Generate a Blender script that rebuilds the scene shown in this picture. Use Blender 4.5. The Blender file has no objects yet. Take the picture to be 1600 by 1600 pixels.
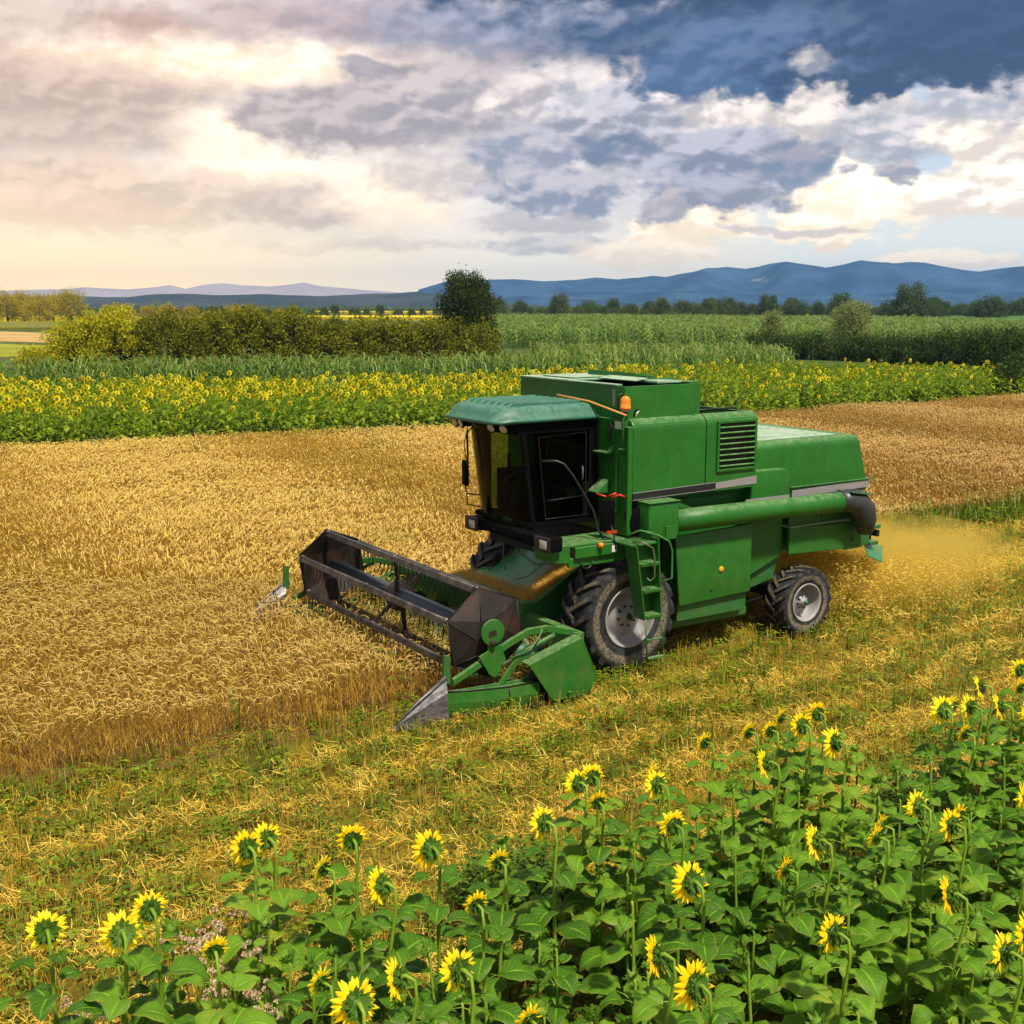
import bpy, math, random
import numpy as np
from mathutils import Vector, Matrix
R = math.radians
rng = np.random.default_rng(7)
random.seed(7)
S = bpy.context.scene
COL = S.collection

# ------------------------------------------------------------------ camera
F = 1850.0; CH = 5.0; PITCH = math.atan(325 / F)
cd = bpy.data.cameras.new("Camera"); cam = bpy.data.objects.new("Camera", cd); COL.objects.link(cam)
cd.sensor_width = 36; cd.lens = 36 * F / 1600; cd.clip_start = 0.1; cd.clip_end = 20000
cam.location = (0, 0, CH); cam.rotation_euler = (R(90) - PITCH, 0, 0)
S.camera = cam
# ------------------------------------------------------------------ view, sun, world
S.view_settings.view_transform = 'Standard'; S.view_settings.look = 'None'
S.view_settings.exposure = 0.42; S.view_settings.gamma = 1.0
S.cycles.max_bounces = 6; S.cycles.diffuse_bounces = 3; S.cycles.glossy_bounces = 3
S.cycles.transparent_max_bounces = 12; S.cycles.transmission_bounces = 4; S.cycles.volume_bounces = 1
S.cycles.volume_step_rate = 1.0; S.cycles.volume_max_steps = 128
SUN_EL, SUN_AZ = 60.0, 152.0      # azimuth clockwise from +Y (the viewing direction)
sl = bpy.data.lights.new("sun", 'SUN'); sl.energy = 4.8; sl.angle = R(5); sl.color = (1, .91, .74)
so = bpy.data.objects.new("sun", sl); COL.objects.link(so)
sv = Vector((math.sin(R(SUN_AZ)) * math.cos(R(SUN_EL)), math.cos(R(SUN_AZ)) * math.cos(R(SUN_EL)), math.sin(R(SUN_EL))))
so.rotation_euler = sv.to_track_quat('Z', 'Y').to_euler(); so.location = (0, 0, 60)

def px_dir(x, y):
    """azimuth and elevation (degrees) of a direction given in photograph pixels"""
    fw = np.array([0, math.cos(PITCH), -math.sin(PITCH)]); up = np.array([0, math.sin(PITCH), math.cos(PITCH)])
    d = fw + np.array([1, 0, 0]) * (x - 800) / F - up * (y - 800) / F
    d /= np.linalg.norm(d)
    return math.degrees(math.atan2(d[0], d[1])), math.degrees(math.asin(d[2]))

class NT:
    def __init__(s, tree): s.t = tree; s.n = tree.nodes; s.l = tree.links
    def new(s, t, **k):
        n = s.n.new(t)
        for a, b in k.items(): setattr(n, a, b)
        return n
    def inp(s, sock, v):
        if isinstance(v, bpy.types.NodeSocket): s.l.new(v, sock)
        elif v is not None:
            if hasattr(sock.default_value, '__len__') and not hasattr(v, '__len__'): v = (v,) * len(sock.default_value)
            if hasattr(v, '__len__') and len(sock.default_value) == 4 and len(v) == 3: v = tuple(v) + (1,)
            sock.default_value = v
    def math(s, op, a, b=None, c=None, clamp=False):
        n = s.new('ShaderNodeMath', operation=op, use_clamp=clamp)
        s.inp(n.inputs[0], a); s.inp(n.inputs[1], b)
        if c is not None: s.inp(n.inputs[2], c)
        return n.outputs[0]
    def vm(s, op, a, b=None, c=None, scale=None):
        n = s.new('ShaderNodeVectorMath', operation=op)
        s.inp(n.inputs[0], a)
        if b is not None: s.inp(n.inputs[1], b)
        if c is not None: s.inp(n.inputs[2], c)
        if scale is not None: s.inp(n.inputs['Scale'], scale)
        return n.outputs['Value' if op in ('LENGTH', 'DOT_PRODUCT', 'DISTANCE') else 'Vector']
    def mix(s, f, a, b, mode='MIX'):
        n = s.new('ShaderNodeMix', data_type='RGBA', blend_type=mode)
        s.inp(n.inputs[0], f); s.inp(n.inputs[6], a); s.inp(n.inputs[7], b)
        return n.outputs[2]
    def noise(s, v, scale, detail=4, rough=.55, dist=0, dim='3D', col=False):
        n = s.new('ShaderNodeTexNoise', noise_dimensions=dim)
        if v is not None: s.l.new(v, n.inputs['Vector'])
        n.inputs['Scale'].default_value = scale; n.inputs['Detail'].default_value = detail
        n.inputs['Roughness'].default_value = rough; n.inputs['Distortion'].default_value = dist
        return n.outputs['Color' if col else 'Fac']
    def mr(s, v, a, b, c=0, d=1, smooth=True):
        n = s.new('ShaderNodeMapRange', interpolation_type='SMOOTHSTEP' if smooth else 'LINEAR')
        s.inp(n.inputs[0], v)
        for i, q in enumerate((a, b, c, d)): s.inp(n.inputs[i + 1], q)
        return n.outputs[0]

w = bpy.data.worlds.new("World"); S.world = w; w.use_nodes = True
w.node_tree.nodes.clear(); t = NT(w.node_tree)
out = t.new('ShaderNodeOutputWorld'); bg = t.new('ShaderNodeBackground')
tc = t.new('ShaderNodeTexCoord').outputs['Generated']
sx = t.new('ShaderNodeSeparateXYZ'); t.l.new(tc, sx.inputs[0]); X, Y, Z = sx.outputs
az = t.math('MULTIPLY', t.math('ARCTAN2', X, Y), 57.2958)
el = t.math('MULTIPLY', t.math('ARCSINE', Z), 57.2958)
cb = t.new('ShaderNodeCombineXYZ'); t.l.new(az, cb.inputs[0]); t.l.new(el, cb.inputs[1]); P0 = cb.outputs[0]
sky = t.new('ShaderNodeTexSky', sky_type='NISHITA', sun_disc=False)
sky.sun_elevation = R(SUN_EL); sky.sun_rotation = R(SUN_AZ); sky.dust_density = 2.0
skyc = t.vm('SCALE', sky.outputs[0], scale=0.1)
# stretched coordinates: clouds flatten towards the horizon
PS = t.vm('MULTIPLY', P0, (0.62, 1.0, 1))
wn = t.noise(PS, .55, 7, .62, col=True)
wv = t.vm('SUBTRACT', wn, (.5, .5, .5))
PW = t.vm('ADD', P0, t.vm('MULTIPLY', wv, (3.0, 2.0, 0)))       # domain warp
nbig = t.noise(PS, .22, 5, .55)
nf = t.noise(PS, .75, 8, .53, .2)                                # puffs
nr1 = t.noise(PS, .80, 4, .45, .2)
nf2 = t.noise(t.vm('ADD', PS, (-.14, .26, 0)), .80, 4, .45, .2)
relief = t.math('SUBTRACT', nr1, nf2)                            # sunlit against shaded sides of the puffs
LT = (.86, .79, .76); LS = (.52, .47, .48)
c = t.mix(t.mr(nbig, .38, .62), (.86, .79, .75), (.56, .52, .54))
c = t.mix(t.mr(el, 5.0, 1.2), c, (.98, .88, .68))
c = t.mix(t.mr(az, 9, 16, 0, 1), c, t.mix(t.mr(el, 8, 2), (.44, .55, .68), (.80, .82, .74)))    # clearer air on the right
def blob(c, x, y, rx, ry, lit, shade, soft=.35, amp=1.0, op=1.0, flat=0):
    """one cloud in the sky: centre and radii in photograph pixels turned into directions"""
    a0, e0 = px_dir(x, y); k = 1 / (F / 57.3)
    d = t.vm('MULTIPLY', t.vm('SUBTRACT', PW, (a0, e0, 0)), (1 / (rx * k), 1 / (ry * k), 0))
    r = t.vm('LENGTH', d)
    r = t.math('MULTIPLY_ADD', nf, -1.7 * amp, t.math('ADD', r, .85 * amp))
    m = t.mr(r, 1.04 + soft * .9, .96 - soft * .9, 0, op)
    sy = t.new('ShaderNodeSeparateXYZ'); t.l.new(d, sy.inputs[0])
    g = t.math('MULTIPLY_ADD', relief, 4.6, t.math('MULTIPLY_ADD', sy.outputs[1], .60, .42))
    if x < 760: lit = tuple(q * 1.10 for q in lit); shade = tuple(q * 1.06 for q in shade)
    elif max(shade) > .17: lit = tuple(q * 1.18 for q in lit); shade = tuple(q * 1.15 for q in shade)
    if max(shade) > .24: shade = (shade[0] * 1.12, shade[1] * 1.03, shade[2] * .90); lit = (lit[0] * 1.06, lit[1], lit[2] * .94)
    col = t.mix(t.mr(g, 0.0, 1.0), shade, lit)
    return t.mix(m, c, col)
W_ = (1.05, .97, .86); CR = (.92, .80, .66)
G1 = (.42, .39, .42); G2 = (.25, .25, .31); G3 = (.15, .175, .27)
B1 = (.09, .13, .23); B2 = (.036, .072, .155); B3 = (.026, .055, .125)
for b in [
    # (x, y, rx, ry, lit, shade, softness, noise amplitude, opacity)
    (620, 60, 420, 60, (.42, .33, .35), (.30, .25, .30), .5, .8, .85),
    (900, 40, 330, 50, (.27, .30, .42), (.16, .20, .32), .5, .8, .9),
    (100, 90, 260, 90, (.56, .49, .46), (.42, .35, .34), .6, .8, .85),
    (225, 60, 75, 38, (.42, .30, .28), (.34, .24, .23), .4, .7, .85),
    (370, 105, 260, 34, W_, CR, .8, 1.0, .8),
    (120, 150, 230, 45, (.52, .44, .40), (.38, .32, .32), .5, .9, .8),
    (120, 210, 200, 22, (.54, .46, .43), (.38, .33, .34), .5, .9, .75),
    (370, 200, 80, 28, (1.0, .95, .85), W_, .8, .9, .9), (390, 262, 130, 32, (.98, .92, .80), W_, .9, .9, .85),
    (560, 185, 180, 52, (.46, .42, .45), (.27, .255, .31), .35, 1.0, .95),
    (590, 112, 60, 16, G2, (.22, .21, .29), .3, 1.0, .85),
    (740, 160, 150, 60, (.50, .46, .48), (.27, .27, .33), .35, 1.0, .95),
    (90, 300, 210, 62, (.58, .49, .45), (.40, .34, .34), .35, .9, .9),
    (170, 338, 150, 22, (.52, .42, .39), (.42, .34, .35), .35, 1.0, .8),
    (330, 300, 170, 30, (.62, .53, .48), (.40, .34, .36), .4, 1.1, .8),
    (470, 325, 110, 26, (.50, .44, .45), (.32, .29, .34), .3, 1.1, .85),
    (620, 300, 90, 50, (.98, .90, .76), CR, .5, 1.0, .85),
    (700, 260, 120, 40, (.62, .58, .58), (.42, .40, .45), .4, 1.1, .8),
    (1100, 170, 260, 90, LT, (.36, .36, .41), .35, 1.2, .95),
    (1300, 190, 190, 75, (.78, .70, .66), (.42, .41, .45), .3, 1.2, .95),
    (960, 190, 110, 60, (.46, .46, .54), (.20, .225, .31), .25, 1.2, .95),
    (960, 232, 90, 22, B1, (.10, .14, .25), .35, 1.1, .85),
    (820, 240, 85, 40, (.42, .41, .48), (.20, .23, .34), .25, 1.2, .95),
    (1400, 210, 110, 40, (.58, .56, .60), (.26, .30, .40), .3, 1.2, .9),
    (1310, 315, 120, 55, (1.12, 1.0, .84), (.84, .74, .60), .15, 1.3, 1),
    (1085, 352, 105, 32, (1.0, .87, .70), (.76, .66, .52), .2, 1.3, 1),
    (1140, 250, 150, 45, (.40, .41, .50), (.155, .185, .28), .2, 1.2, 1),
    (1120, 300, 125, 32, (.36, .37, .46), (.19, .21, .30), .2, 1.2, 1),
    (1245, 262, 50, 42, G2, (.13, .18, .31), .25, 1.2, .9),
    (880, 300, 125, 34, (.44, .43, .49), (.19, .22, .33), .22, 1.3, 1),
    (1035, 328, 44, 22, G1, (.28, .28, .36), .2, 1.1, 1),
    (850, 350, 100, 14, G1, (.36, .35, .40), .3, 1.1, .8),
    (860, 382, 110, 16, (.56, .52, .52), (.33, .34, .41), .3, 1.1, .85),
    (560, 385, 160, 9, (.60, .54, .50), (.44, .40, .42), .5, 1.1, .7),
    (1540, 295, 80, 48, (1.08, .98, .84), (.62, .57, .54), .15, 1.3, 1),
    (1570, 215, 110, 40, (1.0, .90, .76), (.56, .52, .52), .25, 1.2, 1),
    (1540, 150, 130, 36, (.62, .58, .60), (.30, .33, .42), .3, 1.2, .9),
    (1395, 268, 42, 12, G1, (.22, .24, .33), .25, 1.1, .95),
    (1300, 386, 36, 15, (.95, .83, .66), (.74, .64, .52), .2, 1.2, 1),
    (1460, 402, 90, 12, (.90, .78, .62), (.70, .62, .52), .25, 1.1, .9),
    (1240, 358, 120, 6, G1, G1, .5, 1.1, .7),
    (1000, 398, 120, 22, (.92, .80, .62), (.72, .62, .50), .35, 1.1, .8),
    (1330, 45, 440, 72, (.085, .125, .22), B2, .25, .9, 1),
    (1140, 95, 130, 58, (.09, .14, .25), (.045, .09, .19), .18, 1.2, 1),
    (1390, 92, 180, 46, (.09, .13, .24), B3, .2, 1.3, 1),
    (1560, 50, 190, 62, B2, B3, .25, 1.1, 1),
    (1270, 98, 26, 13, (.70, .64, .58), (.30, .32, .40), .5, 1.8, .6),
    (1080, -45, 460, 50, B2, B3, .35, 1.0, 1),
]:
    c = blob(c, *b)
# warm light low on the left
warm = t.math('MULTIPLY', t.mr(az, 3, -24), t.mr(el, 30, 0))
c = t.mix(t.math('MULTIPLY', warm, .9), c, t.mix(1, c, (1.18, 1.06, .90), 'MULTIPLY'))
c = t.mix(t.math('MULTIPLY', t.math('MULTIPLY', warm, t.mr(el, 8, 1)), .75), c, (1.30, .98, .52))
c = t.mix(t.math('MULTIPLY', t.mr(el, 3.2, .2), t.mr(az, 16, -8)), c, t.mix(t.mr(az, 2, -22), (1.05, .90, .68), (1.75, 1.15, .45)))
# the rest of the dome: broken cloud between grey and bright with blue gaps
c = t.mix(.06, c, skyc)
dome = t.mix(t.mr(nbig, .35, .65), (.50, .47, .42), (.16, .18, .23))
far = t.math('MAXIMUM', t.mr(t.math('ABSOLUTE', az), 30, 45), t.mr(el, 15, 24))
c = t.mix(far, c, dome)
c = t.mix(t.mr(el, 0, -3), c, (.3, .28, .2))
t.l.new(c, bg.inputs[0]); bg.inputs[1].default_value = 1.0
t.l.new(bg.outputs[0], out.inputs[0])
w.cycles.sampling_method = 'MANUAL'; w.cycles.sample_map_resolution = 512

# ------------------------------------------------------------------ photo geometry -> places in the field
AZU = math.atan(2892 / math.hypot(F, 325))
Uv = np.array([math.sin(AZU), math.cos(AZU)]); Vv = np.array([-math.cos(AZU), math.sin(AZU)])
def ground(x, y, z=0.0):
    a, e = px_dir(x, y); d = (z - CH) / math.tan(R(e))
    return np.array([d * math.sin(R(a)), d * math.cos(R(a))])
O2 = ground(985, 1053)
def uv2xy(u, v): return O2 + Uv * u + Vv * v
def xy2uv(P):
    q = np.asarray(P) - O2
    return np.stack([q @ Uv, q @ Vv], -1)
def in_poly(P, poly):
    x, y = P[:, 0], P[:, 1]; r = np.zeros(len(P), bool); n = len(poly)
    for i in range(n):
        x1, y1 = poly[i]; x2, y2 = poly[(i + 1) % n]
        if y1 == y2: continue
        r ^= ((y1 > y) != (y2 > y)) & (x < (x2 - x1) * (y - y1) / (y2 - y1) + x1)
    return r
def in_view(P, zt=1.0, m=60):
    """keep the points the photograph could see (with a margin)"""
    yc = P[:, 1] * math.cos(PITCH) + (CH - zt) * math.sin(PITCH)
    ux = F * P[:, 0] / np.maximum(yc, .1)
    uy = F * ((CH - zt) * math.cos(PITCH) - P[:, 1] * math.sin(PITCH)) / np.maximum(yc, .1)
    return (yc > .5) & (np.abs(ux) < 800 + m * 4) & (uy < 800 + m * 3)

# ------------------------------------------------------------------ materials
MATS = {}
def material(name, build):
    if name in MATS: return MATS[name]
    m = bpy.data.materials.new(name); m.use_nodes = True; m.node_tree.nodes.clear()
    t = NT(m.node_tree); o = t.new('ShaderNodeOutputMaterial')
    t.l.new(build(t), o.inputs[0]); MATS[name] = m
    return m
def principled(t, col, rough=.6, metal=0, spec=.5, bump=None, bstr=.3, bdist=.01, coat=0):
    b = t.new('ShaderNodeBsdfPrincipled')
    t.inp(b.inputs['Base Color'], col); t.inp(b.inputs['Roughness'], rough); t.inp(b.inputs['Metallic'], metal)
    t.inp(b.inputs['Specular IOR Level'], spec); t.inp(b.inputs['Coat Weight'], coat)
    if bump is not None:
        n = t.new('ShaderNodeBump'); n.inputs['Strength'].default_value = bstr; n.inputs['Distance'].default_value = bdist
        t.inp(n.inputs['Height'], bump); t.l.new(n.outputs[0], b.inputs['Normal'])
    return b.outputs[0]
def attr(t, n): return t.new('ShaderNodeAttribute', attribute_name=n).outputs['Fac']
def obj_co(t): return t.new('ShaderNodeTexCoord').outputs['Object']
def world_co(t): return t.new('ShaderNodeNewGeometry').outputs['Position']
def ramp3(t, f, a, b, c):
    x = t.mix(t.mr(f, 0, .5, smooth=False), a, b)
    return t.mix(t.mr(f, .5, 1, smooth=False), x, c)
def plant_mat(name, c1, c2, c3, trans=.3, rough=.6, spec=.3, tcol=None, patch=None):
    """colour differs plant by plant (attribute rnd); thin blades let light through"""
    def f(t):
        r = attr(t, 'rnd')
        col = ramp3(t, r, c1, c2, c3)
        if patch:
            n = t.noise(world_co(t), patch[0], 4, .6)
            col = t.mix(t.mr(n, patch[1], patch[2], 0, patch[4] if len(patch) > 4 else 1), col, patch[3])
        if 'wheat' in name:      # golden glow of the left put into the crop colour, redder rightwards
            sx_ = t.new('ShaderNodeSeparateXYZ'); t.l.new(world_co(t), sx_.inputs[0])
            g = t.mr(t.math('MULTIPLY_ADD', t.noise(world_co(t), .09, 3, .5), 18, t.math('SUBTRACT', sx_.outputs[0], 9)), -10, 16)
            col = t.mix(1, col, t.mix(g, (.98, .98, .80), (.80, .74, .86)), 'MULTIPLY')
        p = principled(t, col, rough, spec=spec)
        if trans <= 0: return p
        tr = t.new('ShaderNodeBsdfTranslucent'); t.inp(tr.inputs[0], t.mix(1, col, tcol or (1.25, 1.25, .7), 'MULTIPLY'))
        mx = t.new('ShaderNodeMixShader'); mx.inputs[0].default_value = trans
        t.l.new(p, mx.inputs[1]); t.l.new(tr.outputs[0], mx.inputs[2]); return mx.outputs[0]
    return material(name, f)
def simple(name, col, rough=.6, metal=0, spec=.5, var=0, scale=3, bstr=0, coat=0):
    def f(t):
        c = col; b = None
        if var or bstr:
            n = t.noise(obj_co(t), scale, 6, .6)
            if var: c = t.mix(n, tuple(x * (1 - var) for x in col), tuple(min(1, x * (1 + var)) for x in col))
            if bstr: b = n
        return principled(t, c, rough, metal, spec, b, bstr, .01, coat)
    return material(name, f)
PAINTV = 1
def paint(name, col, dust=.35, rough=.38, dustcol=(.33, .36, .22)):
    """machine paint: uneven gloss, chaff dust lying on what faces up, chips"""
    def f(t):
        co = obj_co(t); n = t.noise(co, 2.2, 6, .62); n2 = t.noise(co, 14, 5, .7)
        nz = t.new('ShaderNodeSeparateXYZ'); t.l.new(t.new('ShaderNodeNewGeometry').outputs['Normal'], nz.inputs[0])
        upf = t.mr(nz.outputs[2], .35, .95)
        c = t.mix(t.mr(n, .3, .7), tuple(x * .88 for x in col), tuple(x * 1.12 for x in col))
        streak = t.noise(t.vm('MULTIPLY', co, (6, 6, .7)), 2.2, 5, .6)
        d = t.math('MULTIPLY', t.math('MULTIPLY_ADD', upf, .90, .10), t.mr(t.math('ADD', n2, t.math('MULTIPLY', streak, .6)), .55, 1.0), clamp=True)
        c = t.mix(t.math('MULTIPLY', d, dust), c, dustcol)
        # tan field dust thrown up over the lower sheets, scuffs
        wz = t.new('ShaderNodeSeparateXYZ'); t.l.new(world_co(t), wz.inputs[0])
        low = t.math('MULTIPLY', t.mr(t.math('MULTIPLY_ADD', n, -1.2, wz.outputs[2]), 1.5, -.3), t.mr(t.noise(co, 5, 7, .7), .35, .7))
        c = t.mix(t.math('MULTIPLY', low, .16), c, (.22, .17, .07))
        scr = t.noise(t.vm('MULTIPLY', co, (1.5, 1.5, 22)), 5, 4, .75)
        c = t.mix(t.math('MULTIPLY', t.mr(scr, .69, .75), .35), c, (.10, .16, .08))
        r = t.math('MULTIPLY_ADD', d, .3, t.math('MULTIPLY_ADD', n2, .15, rough - .07))
        return principled(t, c, r, 0, .5, t.math('MULTIPLY_ADD', t.noise(co, 1.6, 3, .5), 1.0, t.math('MULTIPLY', n2, .02)), .30, .05, .0)
    return material(name, f)
GREEN = paint('green_paint', (.007, .115, .007), .34, .44)
GREEN_D = paint('green_paint_worn', (.009, .105, .018), .45, .45)
PALE = paint('dusty_sheen_paint', (.16, .30, .19), .75, .36, (.46, .50, .38))  # chaff dust, plus sky sheen on the tops put into a paler base
CABROOF = paint('cab_roof_plastic', (.020, .115, .075), .30, .40, (.22, .33, .27))
BLACK = simple('black_plastic', (.0028, .0028, .0028), .8, spec=.06, var=.3)
BLACKM = simple('black_metal', (.014, .013, .013), .4, .1, var=.4, scale=8)
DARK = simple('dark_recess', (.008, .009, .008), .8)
RUST = material('rusty_dark_steel', lambda t: principled(t, ramp3(t, t.mr(t.noise(obj_co(t), 3.5, 7, .65), .3, .7), (.005, .0045, .0045), (.012, .007, .006), (.038, .014, .008)), .6, .0, .5, t.noise(obj_co(t), 22, 5, .6), .15))
STEEL = material('worn_reel_steel', lambda t: principled(t, ramp3(t, t.mr(t.noise(obj_co(t), 5, 7, .65), .3, .7), (.022, .020, .021), (.060, .052, .052), (.12, .095, .085)), .42, .2, .5, t.noise(obj_co(t), 30, 4, .6), .1))
TUBE = simple('blue_grey_steel', (.05, .06, .085), .33, .5, var=.4, scale=4)
GALV = material('galvanised_sheet', lambda t: principled(t, ramp3(t, t.mr(t.noise(t.vm('MULTIPLY', obj_co(t), (1, 5, 3)), 4, 7, .7), .3, .7), (.06, .06, .07), (.15, .145, .16), (.30, .28, .30)), .42, .55, .5, t.noise(obj_co(t), 18, 4, .6), .15))
RIM = simple('silver_rim_paint', (.27, .26, .27), .6, .0, var=.22, scale=5)
STRIPE_G = simple('grey_stripe', (.24, .225, .235), .45, var=.08)
STRIPE_B = simple('black_stripe', (.012, .012, .016), .4)
AMBER = simple('amber_plastic', (.85, .20, .01), .2, coat=.5)
ORANGE_R = simple('orange_reflector', (.95, .35, .01), .25)
REDP = simple('red_plastic', (.5, .03, .01), .4)
WHITE = simple('white_plastic', (.6, .6, .58), .4)
LENS = simple('lamp_lens', (.55, .56, .55), .12, .35)
WOOD = simple('handle_wood', (.50, .24, .05), .5, var=.2)
RUBBER = simple('spout_rubber', (.030, .032, .038), .42, var=.4, scale=6, bstr=.15)
MIRROR = simple('mirror_glass', (.5, .52, .54), .06, 1.0)
SEATF = simple('seat_fabric', (.035, .022, .014), .9, var=.4)
def tyre_mat(rr):
    def f(t):
        co = obj_co(t); s = t.new('ShaderNodeSeparateXYZ'); t.l.new(co, s.inputs[0])
        r = t.math('SQRT', t.math('ADD', t.math('MULTIPLY', s.outputs[0], s.outputs[0]), t.math('MULTIPLY', s.outputs[2], s.outputs[2])))
        n = t.noise(co, 9, 6, .7); n3 = t.noise(co, 38, 4, .6)
        ring = t.math('MULTIPLY', t.mr(t.math('MULTIPLY_ADD', n, .08, r), rr * .70, rr * .74), t.mr(t.math('MULTIPLY_ADD', n, .10, r), rr * .90, rr * .84))
        ring = t.math('MULTIPLY', ring, t.mr(n3, .35, .55))
        c = t.mix(t.mr(n, .35, .75), (.010, .011, .013), (.035, .038, .042))
        lug = t.math('MULTIPLY', t.mr(r, rr * .975, rr * .995), t.mr(n3, .30, .6))
        c = t.mix(t.math('MULTIPLY', lug, .75), c, (.16, .125, .075))
        c = t.mix(t.math('MULTIPLY', ring, .85), c, (.20, .165, .12))
        return principled(t, c, .75, 0, .35, n3, .35, .01)
    return material('tyre_rubber_%d' % int(rr * 100), f)
def glass_mat(name, tint, gl=.12):
    def f(t):
        tr = t.new('ShaderNodeBsdfTransparent'); t.inp(tr.inputs[0], tint)
        g = t.new('ShaderNodeBsdfGlossy'); g.inputs['Roughness'].default_value = .04; t.inp(g.inputs[0], (.7, .75, .75))
        fr = t.new('ShaderNodeFresnel'); fr.inputs[0].default_value = 1.45
        m = t.new('ShaderNodeMixShader'); t.l.new(t.math('MULTIPLY', fr.outputs[0], gl * 5), m.inputs[0])
        t.l.new(tr.outputs[0], m.inputs[1]); t.l.new(g.outputs[0], m.inputs[2]); return m.outputs[0]
    return material(name, f)
GLASS = glass_mat('tinted_glass', (.27, .38, .17), .07)
DGLASS = glass_mat('dark_door_glass', (.10, .12, .07), .03)

# ------------------------------------------------------------------ mesh builder
class MB:
    def __init__(s): s.v = []; s.f = []; s.sm = []
    def add(s, vs, fs, smooth=False):
        b = len(s.v); s.v += [tuple(map(float, p)) for p in vs]; s.f += [tuple(b + i for i in f) for f in fs]; s.sm += [smooth] * len(fs); return s
    def box(s, a, b):
        (x0, y0, z0), (x1, y1, z1) = a, b
        x0, x1 = sorted((x0, x1)); y0, y1 = sorted((y0, y1)); z0, z1 = sorted((z0, z1))
        return s.add([(x0, y0, z0), (x1, y0, z0), (x1, y1, z0), (x0, y1, z0), (x0, y0, z1), (x1, y0, z1), (x1, y1, z1), (x0, y1, z1)],
                     [(0, 3, 2, 1), (4, 5, 6, 7), (0, 1, 5, 4), (1, 2, 6, 5), (2, 3, 7, 6), (3, 0, 4, 7)])
    def hexa(s, p):   # eight corners: four below (ccw), four above
        return s.add(p, [(0, 3, 2, 1), (4, 5, 6, 7), (0, 1, 5, 4), (1, 2, 6, 5), (2, 3, 7, 6), (3, 0, 4, 7)])
    def prism(s, prof, y0, y1, smooth=False):       # profile in (x, z), along y
        n = len(prof); vs = [(x, y0, z) for x, z in prof] + [(x, y1, z) for x, z in prof]
        fs = [tuple(range(n)), tuple(range(2 * n - 1, n - 1, -1))] + [(i, (i + 1) % n, n + (i + 1) % n, n + i)[::-1] for i in range(n)]
        return s.add(vs, fs, smooth)
    def prism_x(s, prof, x0, x1):                   # profile in (y, z), along x
        n = len(prof); vs = [(x0, y, z) for y, z in prof] + [(x1, y, z) for y, z in prof]
        fs = [tuple(range(n))[::-1], tuple(range(n, 2 * n))] + [(i, (i + 1) % n, n + (i + 1) % n, n + i) for i in range(n)]
        return s.add(vs, fs)
    def tube(s, pts, r, n=8, cap=True, smooth=True):
        pts = [Vector(p) for p in pts]; rs = r if hasattr(r, '__len__') else [r] * len(pts)
        vs = []; fs = []; prev = None
        for i, p in enumerate(pts):
            d = (pts[min(i + 1, len(pts) - 1)] - pts[max(i - 1, 0)]).normalized()
            if prev is None:
                a = Vector((0, 0, 1)) if abs(d.z) < .9 else Vector((1, 0, 0)); a = (a - d * a.dot(d)).normalized()
            else: a = (prev - d * prev.dot(d)).normalized()
            prev = a; b = d.cross(a)
            for k in range(n):
                th = 2 * math.pi * k / n; vs.append(p + (a * math.cos(th) + b * math.sin(th)) * rs[i])
        for i in range(len(pts) - 1):
            for k in range(n): fs.append((i * n + k, i * n + (k + 1) % n, (i + 1) * n + (k + 1) % n, (i + 1) * n + k))
        if cap: fs += [tuple(range(n))[::-1], tuple(range((len(pts) - 1) * n, len(pts) * n))]
        return s.add(vs, fs, smooth)
    def lathe_y(s, prof, c, n=48, smooth=True, close=False):   # profile (r, y) about an axis along y through c
        vs = []; m = len(prof)
        for k in range(n):
            th = 2 * math.pi * k / n
            for r, y in prof: vs.append((c[0] + r * math.cos(th), c[1] + y, c[2] + r * math.sin(th)))
        fs = []
        for k in range(n):
            for j in range(m if close else m - 1):
                j2 = (j + 1) % m
                fs.append((k * m + j, ((k + 1) % n) * m + j, ((k + 1) % n) * m + j2, k * m + j2))
        return s.add(vs, fs, smooth)
    def disc_y(s, c, r, t, n=24): return s.lathe_y([(.001, -t / 2), (r * .97, -t / 2), (r, -t / 2 + .004), (r, t / 2 - .004), (r * .97, t / 2), (.001, t / 2)], c, n)
    def build(s, name, mat, parent=None, bevel=0, seg=2, loc=(0, 0, 0), auto=True):
        me = bpy.data.meshes.new(name); me.from_pydata(s.v, [], s.f); me.polygons.foreach_set('use_smooth', s.sm)
        me.materials.append(mat); me.update()
        o = bpy.data.objects.new(name, me); COL.objects.link(o); o.location = loc
        if parent is not None: o.parent = parent
        if bevel:
            m = o.modifiers.new('b', 'BEVEL'); m.width = bevel; m.segments = seg; m.limit_method = 'ANGLE'; m.angle_limit = R(35)
            if seg > 2: me.polygons.foreach_set('use_smooth', [True] * len(me.polygons)); m.harden_normals = False
        return o
def tag(o, label=None, cat=None, group=None, kind=None):
    if label: o['label'] = label
    if cat: o['category'] = cat
    if group: o['group'] = group
    if kind: o['kind'] = kind
    return o
def empty(name, loc, rz=0):
    o = bpy.data.objects.new(name, None); COL.objects.link(o); o.location = loc; o.rotation_euler = (0, 0, rz); o.empty_display_size = .3
    return o
def copy_tree(o, parent=None):
    c = o.copy(); COL.objects.link(c)
    if parent is not None: c.parent = parent
    for ch in list(o.children): copy_tree(ch, c)
    return c

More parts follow.
